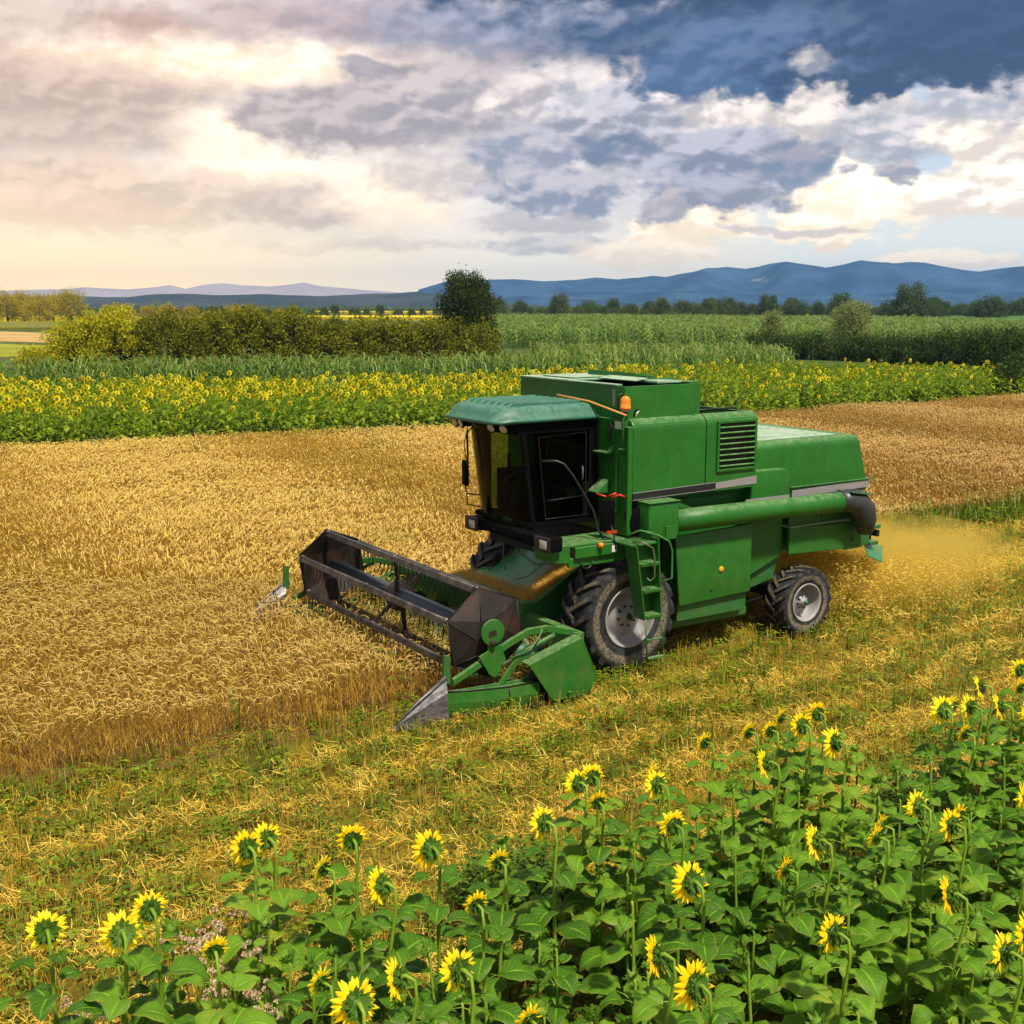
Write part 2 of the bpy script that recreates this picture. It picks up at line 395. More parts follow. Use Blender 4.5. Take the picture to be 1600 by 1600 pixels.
# ---- large merged meshes
def proto(parts):
    """parts: list of (verts, faces, material index); returns arrays"""
    V = []; L = []; T = []; M = []; b = 0
    for vs, fs, mi in parts:
        V += [tuple(map(float, p)) for p in vs]
        for f in fs: L += [b + i for i in f]; T.append(len(f)); M.append(mi)
        b += len(vs)
    return np.array(V), np.array(L), np.array(T), np.array(M)
def scatter(name, protos, P, rot, scl, pick, mats, tilt=None, rnd=None, smooth=False, zscl=None, data_only=False):
    P = np.asarray(P, float)
    if P.shape[1] == 2: P = np.concatenate([P, np.zeros((len(P), 1))], 1)
    n = len(P); VV = []; LL = []; TT = []; MM = []; RR = []; off = 0
    if rnd is None: rnd = rng.random(n)
    if tilt is None: tilt = np.zeros((n, 2))
    if zscl is None: zscl = np.ones(n)
    for k, (V, L, T, M) in enumerate(protos):
        idx = np.where(pick == k)[0]
        if not len(idx): continue
        c, s_ = np.cos(rot[idx])[:, None], np.sin(rot[idx])[:, None]; sc = scl[idx][:, None]
        x = V[None, :, 0] * sc; y = V[None, :, 1] * sc; z = V[None, :, 2] * sc * zscl[idx][:, None]
        xx = x * c - y * s_ + z * tilt[idx, 0][:, None]; yy = x * s_ + y * c + z * tilt[idx, 1][:, None]
        W = np.stack([xx + P[idx, 0][:, None], yy + P[idx, 1][:, None], z + P[idx, 2][:, None]], -1).reshape(-1, 3)
        m = len(idx); nv = len(V)
        LL.append((L[None, :] + (np.arange(m) * nv)[:, None] + off).ravel()); TT.append(np.tile(T, m)); MM.append(np.tile(M, m))
        RR.append(np.repeat(rnd[idx], nv)); VV.append(W); off += m * nv
    VV = np.concatenate(VV); LL = np.concatenate(LL); TT = np.concatenate(TT); MM = np.concatenate(MM); RR = np.concatenate(RR)
    me = bpy.data.meshes.new(name)
    me.vertices.add(len(VV)); me.vertices.foreach_set('co', VV.astype(np.float32).ravel())
    me.loops.add(len(LL)); me.loops.foreach_set('vertex_index', LL.astype(np.int32))
    me.polygons.add(len(TT)); st = np.concatenate([[0], np.cumsum(TT)[:-1]]).astype(np.int32)
    me.polygons.foreach_set('loop_start', st)
    me.polygons.foreach_set('material_index', MM.astype(np.int32))
    if smooth: me.polygons.foreach_set('use_smooth', np.ones(len(TT), bool))
    a = me.attributes.new('rnd', 'FLOAT', 'POINT'); a.data.foreach_set('value', RR.astype(np.float32))
    for m in mats: me.materials.append(m)
    me.update(calc_edges=True)
    if data_only: return me
    o = bpy.data.objects.new(name, me); COL.objects.link(o)
    return o
def ribbon(pts, wd, nrm=(0, 1, 0)):
    """flat strip along pts, width per point, widened along nrm"""
    nx = Vector(nrm).normalized(); vs = []; fs = []
    for p, w_ in zip(pts, wd):
        p = Vector(p); vs += [p - nx * w_ / 2, p + nx * w_ / 2]
    for i in range(len(pts) - 1): fs.append((2 * i, 2 * i + 1, 2 * i + 3, 2 * i + 2))
    return vs, fs
def stem3(pts, r):
    """three sided stem"""
    vs = []; fs = []; rs = r if hasattr(r, '__len__') else [r] * len(pts)
    for p, q in zip(pts, rs):
        for k in range(3):
            th = k * 2.0944; vs.append((p[0] + q * math.cos(th), p[1] + q * math.sin(th), p[2]))
    for i in range(len(pts) - 1):
        for k in range(3): fs.append((3 * i + k, 3 * i + (k + 1) % 3, 3 * i + 3 + (k + 1) % 3, 3 * i + 3 + k))
    return vs, fs


# ================================================================== SETTING
def sheet(name, pts, z, mat, kind='structure'):
    mb = MB(); mb.add([(p[0], p[1], z) for p in pts], [tuple(range(len(pts)))])
    o = mb.build(name, mat); return tag(o, kind=kind)
def soil(name, c1, c2, c3, s=.6, s2=14):
    def f(t):
        co = world_co(t); n = t.noise(co, s, 8, .65); n2 = t.noise(co, s2, 6, .7)
        c = ramp3(t, t.mr(t.math('ADD', t.math('MULTIPLY', n, .55), t.math('MULTIPLY', n2, .45)), .32, .68), c1, c2, c3)
        return principled(t, c, .9, spec=.2, bump=n2, bstr=.6, bdist=.04)
    return material(name, f)
G = 3500
sheet('ground', [(-G, -300), (G, -300), (G, 5900), (-G, 5900)], 0, soil('meadow', (.035, .060, .010), (.055, .085, .015), (.10, .11, .025), .02, .6))
WB = [(-40, 26), (-16.28, 37.45), (-9.92, 40.62), (-2.38, 43.88), (10.76, 49.73), (17.49, 53.97), (25.28, 58.56), (44, 71)]          # far edge of the wheat
SB = [(40, 71), (30, 71), (24.5, 74.0), (16.3, 76.1), (7.64, 71.2), (0, 64.8), (-12.9, 60.1), (-25.2, 58.5), (-40, 56), (-60, 52)]   # far edge of the sunflowers
wheat_near = [tuple(uv2xy(u, v)) for u, v in ((-30, .12), (-3.0, .12), (-2.25, .12), (-2.25, -.2), (-2.15, -.25), (-2.15, 4.35), (60, 4.35))]
sheet('wheat_ground', wheat_near + [(44, 71)] + WB[::-1], .004, soil('wheat_soil', (.06, .035, .010), (.13, .080, .022), (.20, .13, .035), 1.2, 22))
stub = [tuple(uv2xy(u, v)) for u, v in ((-30, .12), (-2.15, .12), (-2.15, 4.35), (60, 4.35), (60, -40), (-30, -40))]
sheet('stubble_ground', stub, .004, soil('stubble_soil', (.028, .038, .003), (.11, .095, .007), (.28, .19, .016), 1.3, 24))
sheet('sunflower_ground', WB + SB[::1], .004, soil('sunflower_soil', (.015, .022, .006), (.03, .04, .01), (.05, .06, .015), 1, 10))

# ---- wheat
def wheat_proto(lod, i):
    r = random.Random(100 + i); h = .54 + r.uniform(-.06, .06); lean = r.uniform(.02, .10); bend = r.uniform(.5, 1.0)
    parts = []; wd = (.005, .007, .012)[lod]
    pts = [(0, 0, 0 if lod < 2 else .2), (lean * .35, 0, h * .6), (lean, 0, h)]
    parts.append((*ribbon(pts, [wd, wd, wd * .8], (0, 1, 0) if i % 2 else (1, .6, 0)), 0))
    # the ear nods over
    ex, ez = lean, h; ang = R(72); L = .112 + r.uniform(-.015, .02); seg = 4 if lod == 0 else 3; ear = []
    for k in range(seg + 1):
        ear.append((ex, 0, ez)); ang -= R(38 * bend) * (4 / seg) * .72
        ex += math.cos(ang) * L / seg * 1.15; ez += math.sin(ang) * L / seg * 1.15
    ws = [.4, 1, .95, .75, .2] if seg == 4 else [.5, 1, .9, .25]
    k = (.019, .020, .024)[lod]
    if lod == 0:
        vs = []; fs = []
        for (x, y, z), q in zip(ear, ws):
            vs += [(x, -k * q / 2, z), (x + .3 * k * q, 0, z + k * q * .5), (x, k * q / 2, z)]
        for a in range(seg):
            b = 3 * a; fs += [(b, b + 1, b + 4, b + 3), (b + 1, b + 2, b + 5, b + 4), (b + 2, b, b + 3, b + 5)]
        parts.append((vs, fs, 1))
        x, _, z = ear[-1]
        for a in range(3): parts.append((*ribbon([ear[2], (x + .02 + .02 * a, (a - 1) * .015, z - .02 * (2 - a))], [.002, .001], (0, 1, 0)), 1))
        for a in range(1 + i % 2):      # dry leaf
            th = r.uniform(0, 6.28); z0 = h * r.uniform(.3, .7)
            parts.append((*ribbon([(lean * .4, 0, z0), (lean * .4 + .06 * math.cos(th), .06 * math.sin(th), z0 + .05), (lean * .4 + .13 * math.cos(th), .13 * math.sin(th), z0 - .03)], [.008, .008, .002], (-math.sin(th), math.cos(th), 0)), 0))
    else:
        parts.append((*ribbon(ear, [q * k for q in ws], (.2, 1, .3)), 1))
    return proto(parts)
STRAW = plant_mat('wheat_straw', (.34, .19, .025), (.48, .29, .05), (.60, .40, .09), .35, .55, patch=(.35, .56, .66, (.12, .17, .022), .7))
EAR = plant_mat('wheat_ears', (.40, .26, .06), (.58, .40, .11), (.78, .58, .21), .22, .5, patch=(.30, .60, .72, (.20, .22, .04), .6))
poly_w = np.array(wheat_near + [(44, 71)] + WB[::-1])
def fill(poly, dens, cond=None, jit=True, zt=1.0, m=60):
    poly = np.asarray(poly); lo = np.maximum(poly.min(0), (-60, 0)); hi = np.minimum(poly.max(0), (90, 400))
    n = int((hi - lo).prod() * dens); P = lo + rng.random((n, 2)) * (hi - lo)
    P = P[in_poly(P, poly)]; P = P[in_view(P, zt, m)]
    if cond is not None: P = P[cond(P)]
    return P
def clumpy(P, s, thr=None):
    """cheap value noise used to thin and tint plants in patches"""
    a = np.sin(P[:, 0] * s + 1.3 * np.sin(P[:, 1] * s * .7)) * np.cos(P[:, 1] * s * 1.1 + 1.7 * np.sin(P[:, 0] * s * .6 + 1))
    b = np.sin(P[:, 0] * s * 2.3 + 4) * np.sin(P[:, 1] * s * 2.1 + 2.0 * np.cos(P[:, 0] * s * 1.3))
    return .5 + .3 * a + .2 * b
D = lambda P: P[:, 1]
wp = [wheat_proto(0, i) for i in range(10)]; wp1 = [wheat_proto(1, i) for i in range(8)]; wp2 = [wheat_proto(2, i) for i in range(6)]
def wheat_band(protos, dens, y0, y1):
    def ok(P):
        q = xy2uv(P); e = .14 + .10 * np.sin(q[:, 0] * 3.1) + .07 * np.sin(q[:, 0] * 7.7 + 1) + .10 * rng.random(len(P))
        return (P[:, 1] >= y0) & (P[:, 1] < y1) & ~((q[:, 0] < -2.4) & (q[:, 1] < .1 + e)) & (rng.random(len(P)) < .35 + 1.3 * clumpy(P, 1.7))
    P = fill(poly_w, dens, ok, zt=.75)
    n = len(P); cl = clumpy(P, .8); q0 = xy2uv(P); row = np.sin(q0[:, 1] * 2 * math.pi / 1.05 + .8 * np.sin(q0[:, 0] * .7)) * np.clip(1.4 - q0[:, 1] / 14, .3, 1)
    z = 1.0 + .22 * (cl - .5) + .075 * row + rng.normal(0, .05, n)
    q = xy2uv(P); z = np.where((q[:, 0] > -3.25) & (q[:, 0] < -2) & (q[:, 1] < 4.9), z * .70, z); z = z * (1 + .10 * np.sin(q[:, 0] * 1.7 + 2 * np.sin(q[:, 1])) * (q[:, 1] < 1.5))
    rd = np.clip(.62 * rng.random(n) + .20 * clumpy(P, .23) + .1, 0, 1)
    # lean directions drift slowly over the field
    rot = 2.4 + 1.3 * np.sin(P[:, 0] * .5 + P[:, 1] * .3) + rng.normal(0, 1.0, n)
    return P, rot, np.ones(n) * (1 + rng.normal(0, .05, n)), rng.integers(0, len(protos), n), z, rd
def wheat(name, protos, dens, y0, y1):
    P, rot, sc, pk, z, rd = wheat_band(protos, dens, y0, y1)
    o = scatter(name, protos, P, rot, sc, pk, [STRAW, EAR], zscl=z, rnd=rd)
    return o
# one object: bands of different fineness joined into one mesh
def join(objs, name):
    import bmesh
    bm = bmesh.new()
    for o in objs: bm.from_mesh(o.data)
    me = bpy.data.meshes.new(name); bm.to_mesh(me); bm.free()
    for m in objs[0].data.materials: me.materials.append(m)
    for o in objs: bpy.data.objects.remove(o)
    n = bpy.data.objects.new(name, me); COL.objects.link(n); return n
wo = join([wheat('a', wp, 235, 0, 19), wheat('b', wp1, 260, 19, 28), wheat('c', wp2, 190, 28, 62)], 'standing_wheat')
tag(wo, 'ripe golden wheat with nodding ears standing uncut round the machine', 'wheat', kind='stuff')

# ---- stubble, loose straw, weeds
def stub_proto(i):
    r = random.Random(i); parts = []
    for k in range(5):
        x, y = r.uniform(-.05, .05), r.uniform(-.05, .05); h = r.uniform(.08, .19)
        parts.append((*ribbon([(x, y, 0), (x + r.uniform(-.03, .03), y + r.uniform(-.03, .03), h)], [.005, .004], (r.uniform(-1, 1), 1, 0)), 0))
    return proto(parts)
def straw_proto(i):
    r = random.Random(40 + i); parts = []
    for k in range(8):
        th = r.uniform(0, 6.28); L = r.uniform(.06, .15); x, y, z = r.uniform(-.09, .09), r.uniform(-.09, .09), r.uniform(.02, .12)
        b = r.uniform(-.4, .4); p = [(x, y, z)]
        for q in range(3):
            th += b; z += r.uniform(-.025, .03); x += math.cos(th) * L / 3; y += math.sin(th) * L / 3; p.append((x, y, max(z, .01)))
        parts.append((*ribbon(p, [.003, .0045, .0045, .002], (math.sin(th), -math.cos(th), .5)), 0))
    return proto(parts)
def weed_proto(i):
    r = random.Random(80 + i); parts = []
    if i % 3 == 0:       # grass blades
        for k in range(7):
            th = r.uniform(0, 6.28); L = r.uniform(.08, .22); x, y = r.uniform(-.03, .03), r.uniform(-.03, .03)
            parts.append((*ribbon([(x, y, 0), (x + math.cos(th) * L * .25, y + math.sin(th) * L * .25, L * .8), (x + math.cos(th) * L * .6, y + math.sin(th) * L * .6, L)], [.008, .007, .001], (-math.sin(th), math.cos(th), 0)), 0))
    else:
        for k in range(9):
            th = r.uniform(0, 6.28); d = r.uniform(.01, .08); z = r.uniform(.04, .17); a = r.uniform(.018, .04); el_ = r.uniform(-.3, .5)
            x, y = math.cos(th) * d, math.sin(th) * d; dx, dy = math.cos(th), math.sin(th)
            parts.append(([(x, y, z), (x + dx * a - dy * a * .5, y + dy * a + dx * a * .5, z + a * el_), (x + dx * a * 2, y + dy * a * 2, z + a * el_ * .6), (x + dx * a + dy * a * .5, y + dy * a - dx * a * .5, z + a * el_)], [(0, 1, 2, 3)], 0))
    return proto(parts)
stub_np = np.array([tuple(uv2xy(u, v)) for u, v in ((-30, .50), (-2.15, .50), (-2.15, 4.6), (60, 4.6), (60, -40), (-30, -40))])
def uvf(P): return xy2uv(P)
BANDS = [(-4.75, .48, 1.0), (-3.35, .34, .9), (-2.35, .22, .7), (-1.35, .30, .8), (-.45, .16, .5), (1.3, .6, .7), (3.2, .4, .6)]
def straw_w(P):
    q = uvf(P); v = q[:, 1] + .22 * np.sin(q[:, 0] * .9) + .12 * np.sin(q[:, 0] * 2.3 + 1)
    wv_ = sum(a * np.exp(-((v - c) / s) ** 4) for c, s, a in BANDS)
    return np.clip(wv_ * (.7 + .5 * clumpy(P, 1.9)), 0, 1)
vis_stub = lambda P: (uvf(P)[:, 1] > -6.6) & (P[:, 1] < 62)
def lod_keep(P, d0=14):
    return rng.random(len(P)) < np.minimum(1, (d0 / np.maximum(P[:, 1], 1)) ** 1.6)
def mk(name, protos, dens, keep, mat, s=1.0, z0=0, rr=(0, 1), ss=.25):
    P = fill(stub_np, dens, lambda P: vis_stub(P) & keep(P) & lod_keep(P), zt=.1)
    n = len(P); sc = s * (1 + rng.normal(0, ss, n).clip(-.5, .9)) * np.clip(P[:, 1] / 15, 1, 2.2)
    return scatter(name, protos, P, rng.random(n) * 6.28, sc, rng.integers(0, len(protos), n), [mat], rnd=rr[0] + (rr[1] - rr[0]) * rng.random(n))
STUBM = plant_mat('stubble_straw', (.26, .15, .012), (.44, .28, .035), (.62, .44, .09), .2, .6)
STRAWM = plant_mat('loose_straw', (.46, .28, .022), (.70, .47, .05), (.90, .67, .14), .2, .55)
WEEDM = plant_mat('weed_leaf', (.06, .12, .005), (.13, .21, .008), (.25, .33, .016), .35, .5)
row_keep = lambda P: rng.random(len(P)) < .35 + .5 * (.5 + .5 * np.sin(uvf(P)[:, 1] * 2 * math.pi / .14))
tag(mk('stubble', [stub_proto(i) for i in range(12)], 110, row_keep, STUBM), 'short cut straw stubble in rows beside the machine', 'stubble', kind='stuff')
tag(mk('loose_straw', [straw_proto(i) for i in range(14)], 170, lambda P: rng.random(len(P)) < .05 + 1.0 * straw_w(P), STRAWM), 'pale chopped straw lying in rough bands on the stubble', 'straw', kind='stuff')
tag(mk('low_weeds', [weed_proto(i) for i in range(12)], 95, lambda P: rng.random(len(P)) < (.35 + .9 * clumpy(P, 1.1)) * (1 - .80 * straw_w(P)), WEEDM, .85, ss=.35), 'low green weeds and grass growing through the stubble', 'weeds', kind='stuff')
# taller grass strip left between stubble and wheat behind the machine
P = fill([uv2xy(*q) for q in ((6.2, 4.0), (60, 3.4), (60, 5.2), (7.5, 5.0))], 45, lambda P: P[:, 1] < 60, zt=.3); n = len(P)
tag(scatter('grass_strip', [weed_proto(i * 3) for i in range(4)] + [weed_proto(1)], P, rng.random(n) * 6.28, 2.0 + rng.random(n) * 1.6, rng.integers(0, 5, n), [WEEDM], rnd=rng.random(n) * .8),
    'taller green grass strip between stubble and wheat at the right', 'grass', kind='stuff')
# weeds that come up through the near wheat
P = fill(poly_w, .9, lambda P: (P[:, 1] < 17), zt=.5); P = P[clumpy(P, 1.4) > .62]; n = len(P)
tag(scatter('wheat_weeds', [weed_proto(i) for i in (1, 2, 3, 4, 5, 7)], P, rng.random(n) * 6.28, 1.6 + 1.0 * rng.random(n), rng.integers(0, 6, n), [WEEDM], zscl=1.6 + .5 * rng.random(n)),
    'green weeds showing between the near wheat stalks', 'weeds', kind='stuff')

# ---- hills
def hills(name, prof, D0, depth, mat, seed, rough=.25, nr=26, sub=1.0):
    """a range of hills: skyline taken as directions, real ground rising and falling behind it"""
    xs = np.arange(prof[0][0], prof[-1][0] + 1, 5.0); px_ = [p[0] for p in prof]; py_ = [p[1] for p in prof]
    ys = np.interp(xs, px_, py_); rg = np.random.default_rng(seed)
    fine = sum(rg.normal(0, 1) * np.sin(xs / s + rg.random() * 6) * s for s in (9, 14, 23, 37)) * .012 * sub
    AE = np.array([px_dir(x, y) for x, y in zip(xs, ys + fine)])
    Dr = D0 + depth * .55; H = CH + np.tan(np.radians(AE[:, 1])) * Dr
    vs = []; rr = np.linspace(0, 1, nr)
    ph = rg.random(12) * 6.28
    for j, q in enumerate(rr):
        d = D0 + depth * q; s = math.sin(min(q / .55, 1) * math.pi / 2) ** 1.15 if q <= .55 else math.cos((q - .55) / .45 * math.pi / 2)
        spur = sum(np.sin(xs / k + ph[i] + q * (3 + i)) * a for i, (k, a) in enumerate(((21, .35), (43, .5), (80, .6), (12, .15))))
        h = H * s * (1 + rough * spur * (1 - abs(q - .55) ** .5 * 0) * (math.sin(q / .55 * math.pi) if q < .55 else 0))
        a = np.radians(AE[:, 0])
        for x, y, z in zip(d * np.sin(a), d * np.cos(a), np.minimum(h, H * (.25 + .75 * s ** .5)) if q < .55 else h): vs.append((x, y, z - .5 * (1 - s)))
    m = len(xs); fs = [(j * m + i, j * m + i + 1, (j + 1) * m + i + 1, (j + 1) * m + i) for j in range(nr - 1) for i in range(m - 1)]
    mb = MB(); mb.add(vs, fs, True); return tag(mb.build(name, mat), kind='structure')
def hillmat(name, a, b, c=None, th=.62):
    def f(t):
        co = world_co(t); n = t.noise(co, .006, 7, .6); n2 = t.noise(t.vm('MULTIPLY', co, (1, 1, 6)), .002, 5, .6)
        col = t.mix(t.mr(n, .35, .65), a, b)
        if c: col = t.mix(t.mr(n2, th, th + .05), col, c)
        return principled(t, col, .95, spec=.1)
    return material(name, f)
HM = hillmat('blue_hazed_forest', (.006, .030, .080), (.030, .075, .155), (.14, .15, .17), .66)  # blue of the far air put into the forest colour
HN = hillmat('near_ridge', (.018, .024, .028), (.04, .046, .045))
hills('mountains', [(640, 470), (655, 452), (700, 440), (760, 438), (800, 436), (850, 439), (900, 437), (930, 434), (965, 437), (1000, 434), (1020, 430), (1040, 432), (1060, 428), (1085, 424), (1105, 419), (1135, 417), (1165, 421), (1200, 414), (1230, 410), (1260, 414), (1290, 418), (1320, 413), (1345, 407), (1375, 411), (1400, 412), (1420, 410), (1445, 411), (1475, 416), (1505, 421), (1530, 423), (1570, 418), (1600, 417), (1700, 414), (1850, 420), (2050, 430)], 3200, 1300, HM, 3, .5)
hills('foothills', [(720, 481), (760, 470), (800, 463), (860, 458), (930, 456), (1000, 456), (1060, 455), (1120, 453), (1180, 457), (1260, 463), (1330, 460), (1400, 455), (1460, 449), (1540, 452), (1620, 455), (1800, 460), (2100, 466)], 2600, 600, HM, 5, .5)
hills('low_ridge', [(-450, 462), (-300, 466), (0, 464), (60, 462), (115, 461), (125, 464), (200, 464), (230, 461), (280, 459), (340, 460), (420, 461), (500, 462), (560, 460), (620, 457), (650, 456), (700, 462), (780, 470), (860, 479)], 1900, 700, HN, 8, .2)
hills('distant_mountains', [(-350, 454), (-300, 455), (0, 454), (30, 453), (100, 452), (130, 449), (160, 451), (200, 452), (240, 449), (265, 445), (290, 451), (320, 445), (350, 443), (380, 446), (420, 448), (455, 444), (475, 441), (500, 447), (540, 450), (580, 454), (640, 459), (720, 470)], 4500, 1000, hillmat('pale_hazed_hill', (.30, .25, .27), (.36, .30, .32)), 11, .2)  # pale haze put into the base colour of these mountains

# ---- far fields, given by their corners as seen and set out on the ground
def field(name, px, z, mat, zb=None):
    pts = [ground(x, y) for x, y in px]
    if zb is None: return sheet(name, pts, z, mat)
    mb = MB(); n = len(pts); vs = [(p[0], p[1], 0) for p in pts] + [(p[0], p[1], z) for p in pts]
    a = sum(pts[i][0] * pts[(i + 1) % n][1] - pts[(i + 1) % n][0] * pts[i][1] for i in range(n))
    top = tuple(range(n, 2 * n)); side = [(i, (i + 1) % n, n + (i + 1) % n, n + i) for i in range(n)]
    if a < 0: top = top[::-1]; side = [f[::-1] for f in side]
    mb.add(vs, [top] + side); return tag(mb.build(name, mat), kind='structure')
def cropmat(name, a, b, c, s=.25, st=1): return material(name, lambda t: principled(t, ramp3(t, t.mr(t.math('ADD', t.math('MULTIPLY', t.noise(t.vm('MULTIPLY', world_co(t), (1, st, 1)), s, 6, .7), .5), t.math('MULTIPLY', t.noise(world_co(t), s * 9, 4, .7), .5)), .35, .65), a, b, c), .9, spec=.15))
YEL = cropmat('far_sunflower_crop', (.25, .26, .01), (.55, .42, .01), (.75, .52, .01), .12)
TAN = cropmat('far_stubble', (.32, .20, .07), (.42, .27, .10), (.50, .34, .14), .1)
GRN = cropmat('far_green_crop', (.035, .085, .015), (.05, .12, .02), (.08, .16, .03), .1)
YGR = cropmat('far_meadow', (.16, .18, .012), (.24, .24, .02), (.34, .30, .03), .08)
field('sunflower_strip', [(770, 502), (1150, 505), (1175, 501.5), (1130, 497.6), (770, 497), (640, 497), (480, 497), (480, 500)], 1.0, YEL, 0)
field('sunflower_strip', [(490, 490), (690, 491), (690, 488.6), (490, 488.4)], 1.0, YEL, 0)
field('sunflower_strip', [(-60, 502), (130, 502), (330, 502), (330, 499), (-60, 499)], 1.0, YEL, 0)
field('stubble_strip', [(1080, 507.5), (1330, 511), (1700, 517), (1700, 512), (1330, 507), (1080, 504)], .012, TAN)
field('green_strip', [(1180, 504), (1700, 510), (1700, 499), (1180, 498)], 1.2, GRN, 0)
field('far_green_field', [(-80, 516), (150, 516), (150, 505), (-80, 505)], .5, cropmat('far_olive_crop', (.10, .11, .012), (.15, .15, .015), (.22, .20, .02), .1), 0)
field('harvested_field', [(-80, 531), (90, 536), (95, 521), (-80, 515)], .014, TAN)
field('mown_meadow', [(-80, 560), (80, 556), (95, 541), (-80, 534)], .014, YGR)

# ---- corn
def corn_proto(i, lod):
    r = random.Random(200 + i); h = (1.9 if lod == 0 else 2.0) + r.uniform(-.18, .18); parts = []
    parts.append((*ribbon([(0, 0, 0), (0, 0, h)], [.04, .02], (1, 0, 0)), 0))
    n = 9 if lod == 0 else 6
    for k in range(n):
        th = (k % 2) * math.pi + r.uniform(-.5, .5); z = .5 + (h - .6) * k / (n - 1); L = r.uniform(.5, .75) * (1.25 if lod else 1); w_ = .09 if lod == 0 else .15
        c, s_ = math.cos(th), math.sin(th)
        pts = [(0, 0, z), (c * L * .35, s_ * L * .35, z + .32), (c * L * .75, s_ * L * .75, z + .26), (c * L, s_ * L, z - .05)]
        parts.append((*ribbon(pts, [w_ * .6, w_, w_ * .8, .01], (-s_, c, .3)), 0))
    for a in range(4): parts.append((*ribbon([(0, 0, h - .05), (r.uniform(-.12, .12), r.uniform(-.12, .12), h + .25)], [.015, .01], (1, .5, 0)), 1))
    return proto(parts)
CORN = plant_mat('corn_leaf', (.05, .115, .008), (.10, .19, .014), (.22, .31, .06), .3, .42, .5, patch=(.03, .45, .65, (.12, .20, .02), .8))
TASS = plant_mat('corn_tassel', (.22, .22, .06), (.30, .26, .08), (.40, .34, .12), .2)
corn_front = [(-60, 52), (-40, 56.5), (-25.2, 59), (-12.9, 60.7), (0, 65.4), (7.64, 71.8), (16.3, 76.8), (18.5, 77), (21, 95), (22, 112), (20, 140), (2, 126), (1, 74), (-12.9, 68.5), (-25, 66.5), (-40, 63), (-70, 58)]
P = fill(corn_front, 2.3, lambda P: (P[:, 1] < 92), zt=2.2); n = len(P)
c1_ = scatter('a', [corn_proto(i, 0) for i in range(6)], P, rng.random(n) * 6.28, 1 + rng.normal(0, .07, n), rng.integers(0, 6, n), [CORN, TASS])
corn_far = [ground(x, y) for x, y in ((775, 545), (1185, 545), (1420, 540), (1700, 535), (1700, 514), (1400, 511), (1180, 508), (1080, 505), (775, 502.5))]
P = fill(corn_far, .55, lambda P: P[:, 1] > 90, zt=2.2, m=40); n = len(P)
P = P[rng.random(n) < np.clip(190 / P[:, 1], .12, 1)]; n = len(P)
c2_ = scatter('b', [corn_proto(i, 1) for i in range(6)], P, rng.random(n) * 6.28, (1 + rng.normal(0, .07, n)) * np.clip(P[:, 1] / 110, 1, 1.9), rng.integers(0, 6, n), [CORN, TASS], zscl=np.clip(110 / P[:, 1], .55, 1))
tag(join([c1_, c2_], 'corn_field'), 'tall green corn standing behind the far sunflowers', 'corn', kind='stuff')
sheet('corn_ground', corn_far, .02, soil('corn_floor', (.02, .05, .01), (.035, .075, .014), (.06, .10, .02), .2, 2))

# ---- trees and bushes
def leafcard(i, n=7, k=1.0):
    r = np.random.default_rng(300 + i); parts = []
    for _ in range(n):
        p = r.normal(0, .45, 3); a = r.normal(0, 1, 3); a /= np.linalg.norm(a); b = np.cross(a, r.normal(0, 1, 3)); b /= np.linalg.norm(b)
        s = r.uniform(.16, .30) * k
        parts.append(([p - a * s, p + b * s * .5, p + a * s, p - b * s * .5], [(0, 1, 2, 3)], 0))
    return proto(parts)
LEAFC = [leafcard(i) for i in range(14)]
def bark(t): return principled(t, t.mix(t.noise(obj_co(t), 6, 5, .6), (.03, .022, .014), (.09, .065, .04)), .9)
BARK = material('bark', bark)
def leafmat(name, a, b, c, trans=.3): return plant_mat(name, a, b, c, trans, .6, .25)
LM_TREE = leafmat('oak_leaf', (.018, .035, .004), (.035, .058, .006), (.060, .085, .010))
LM_HEDGE = leafmat('hedge_leaf', (.075, .085, .004), (.14, .155, .005), (.25, .26, .010))
LM_HEDGE_GLOW = leafmat('hedge_leaf_glow_tint', (.24, .25, .005), (.38, .36, .007), (.55, .50, .012))  # golden glow on the left bushes put into their leaf colour
LM_DARK = leafmat('dark_hedge_leaf', (.018, .042, .004), (.034, .070, .008), (.065, .11, .014))
LM_WILLOW = leafmat('willow_leaf', (.13, .17, .05), (.20, .25, .08), (.30, .34, .13))
LM_FAR = leafmat('far_tree_leaf', (.030, .055, .010), (.055, .085, .016), (.09, .12, .025))
LM_FARW = leafmat('far_tree_leaf_glow_tint', (.26, .21, .010), (.38, .30, .014), (.50, .40, .02))  # leaf colour carries the golden glow of the far left
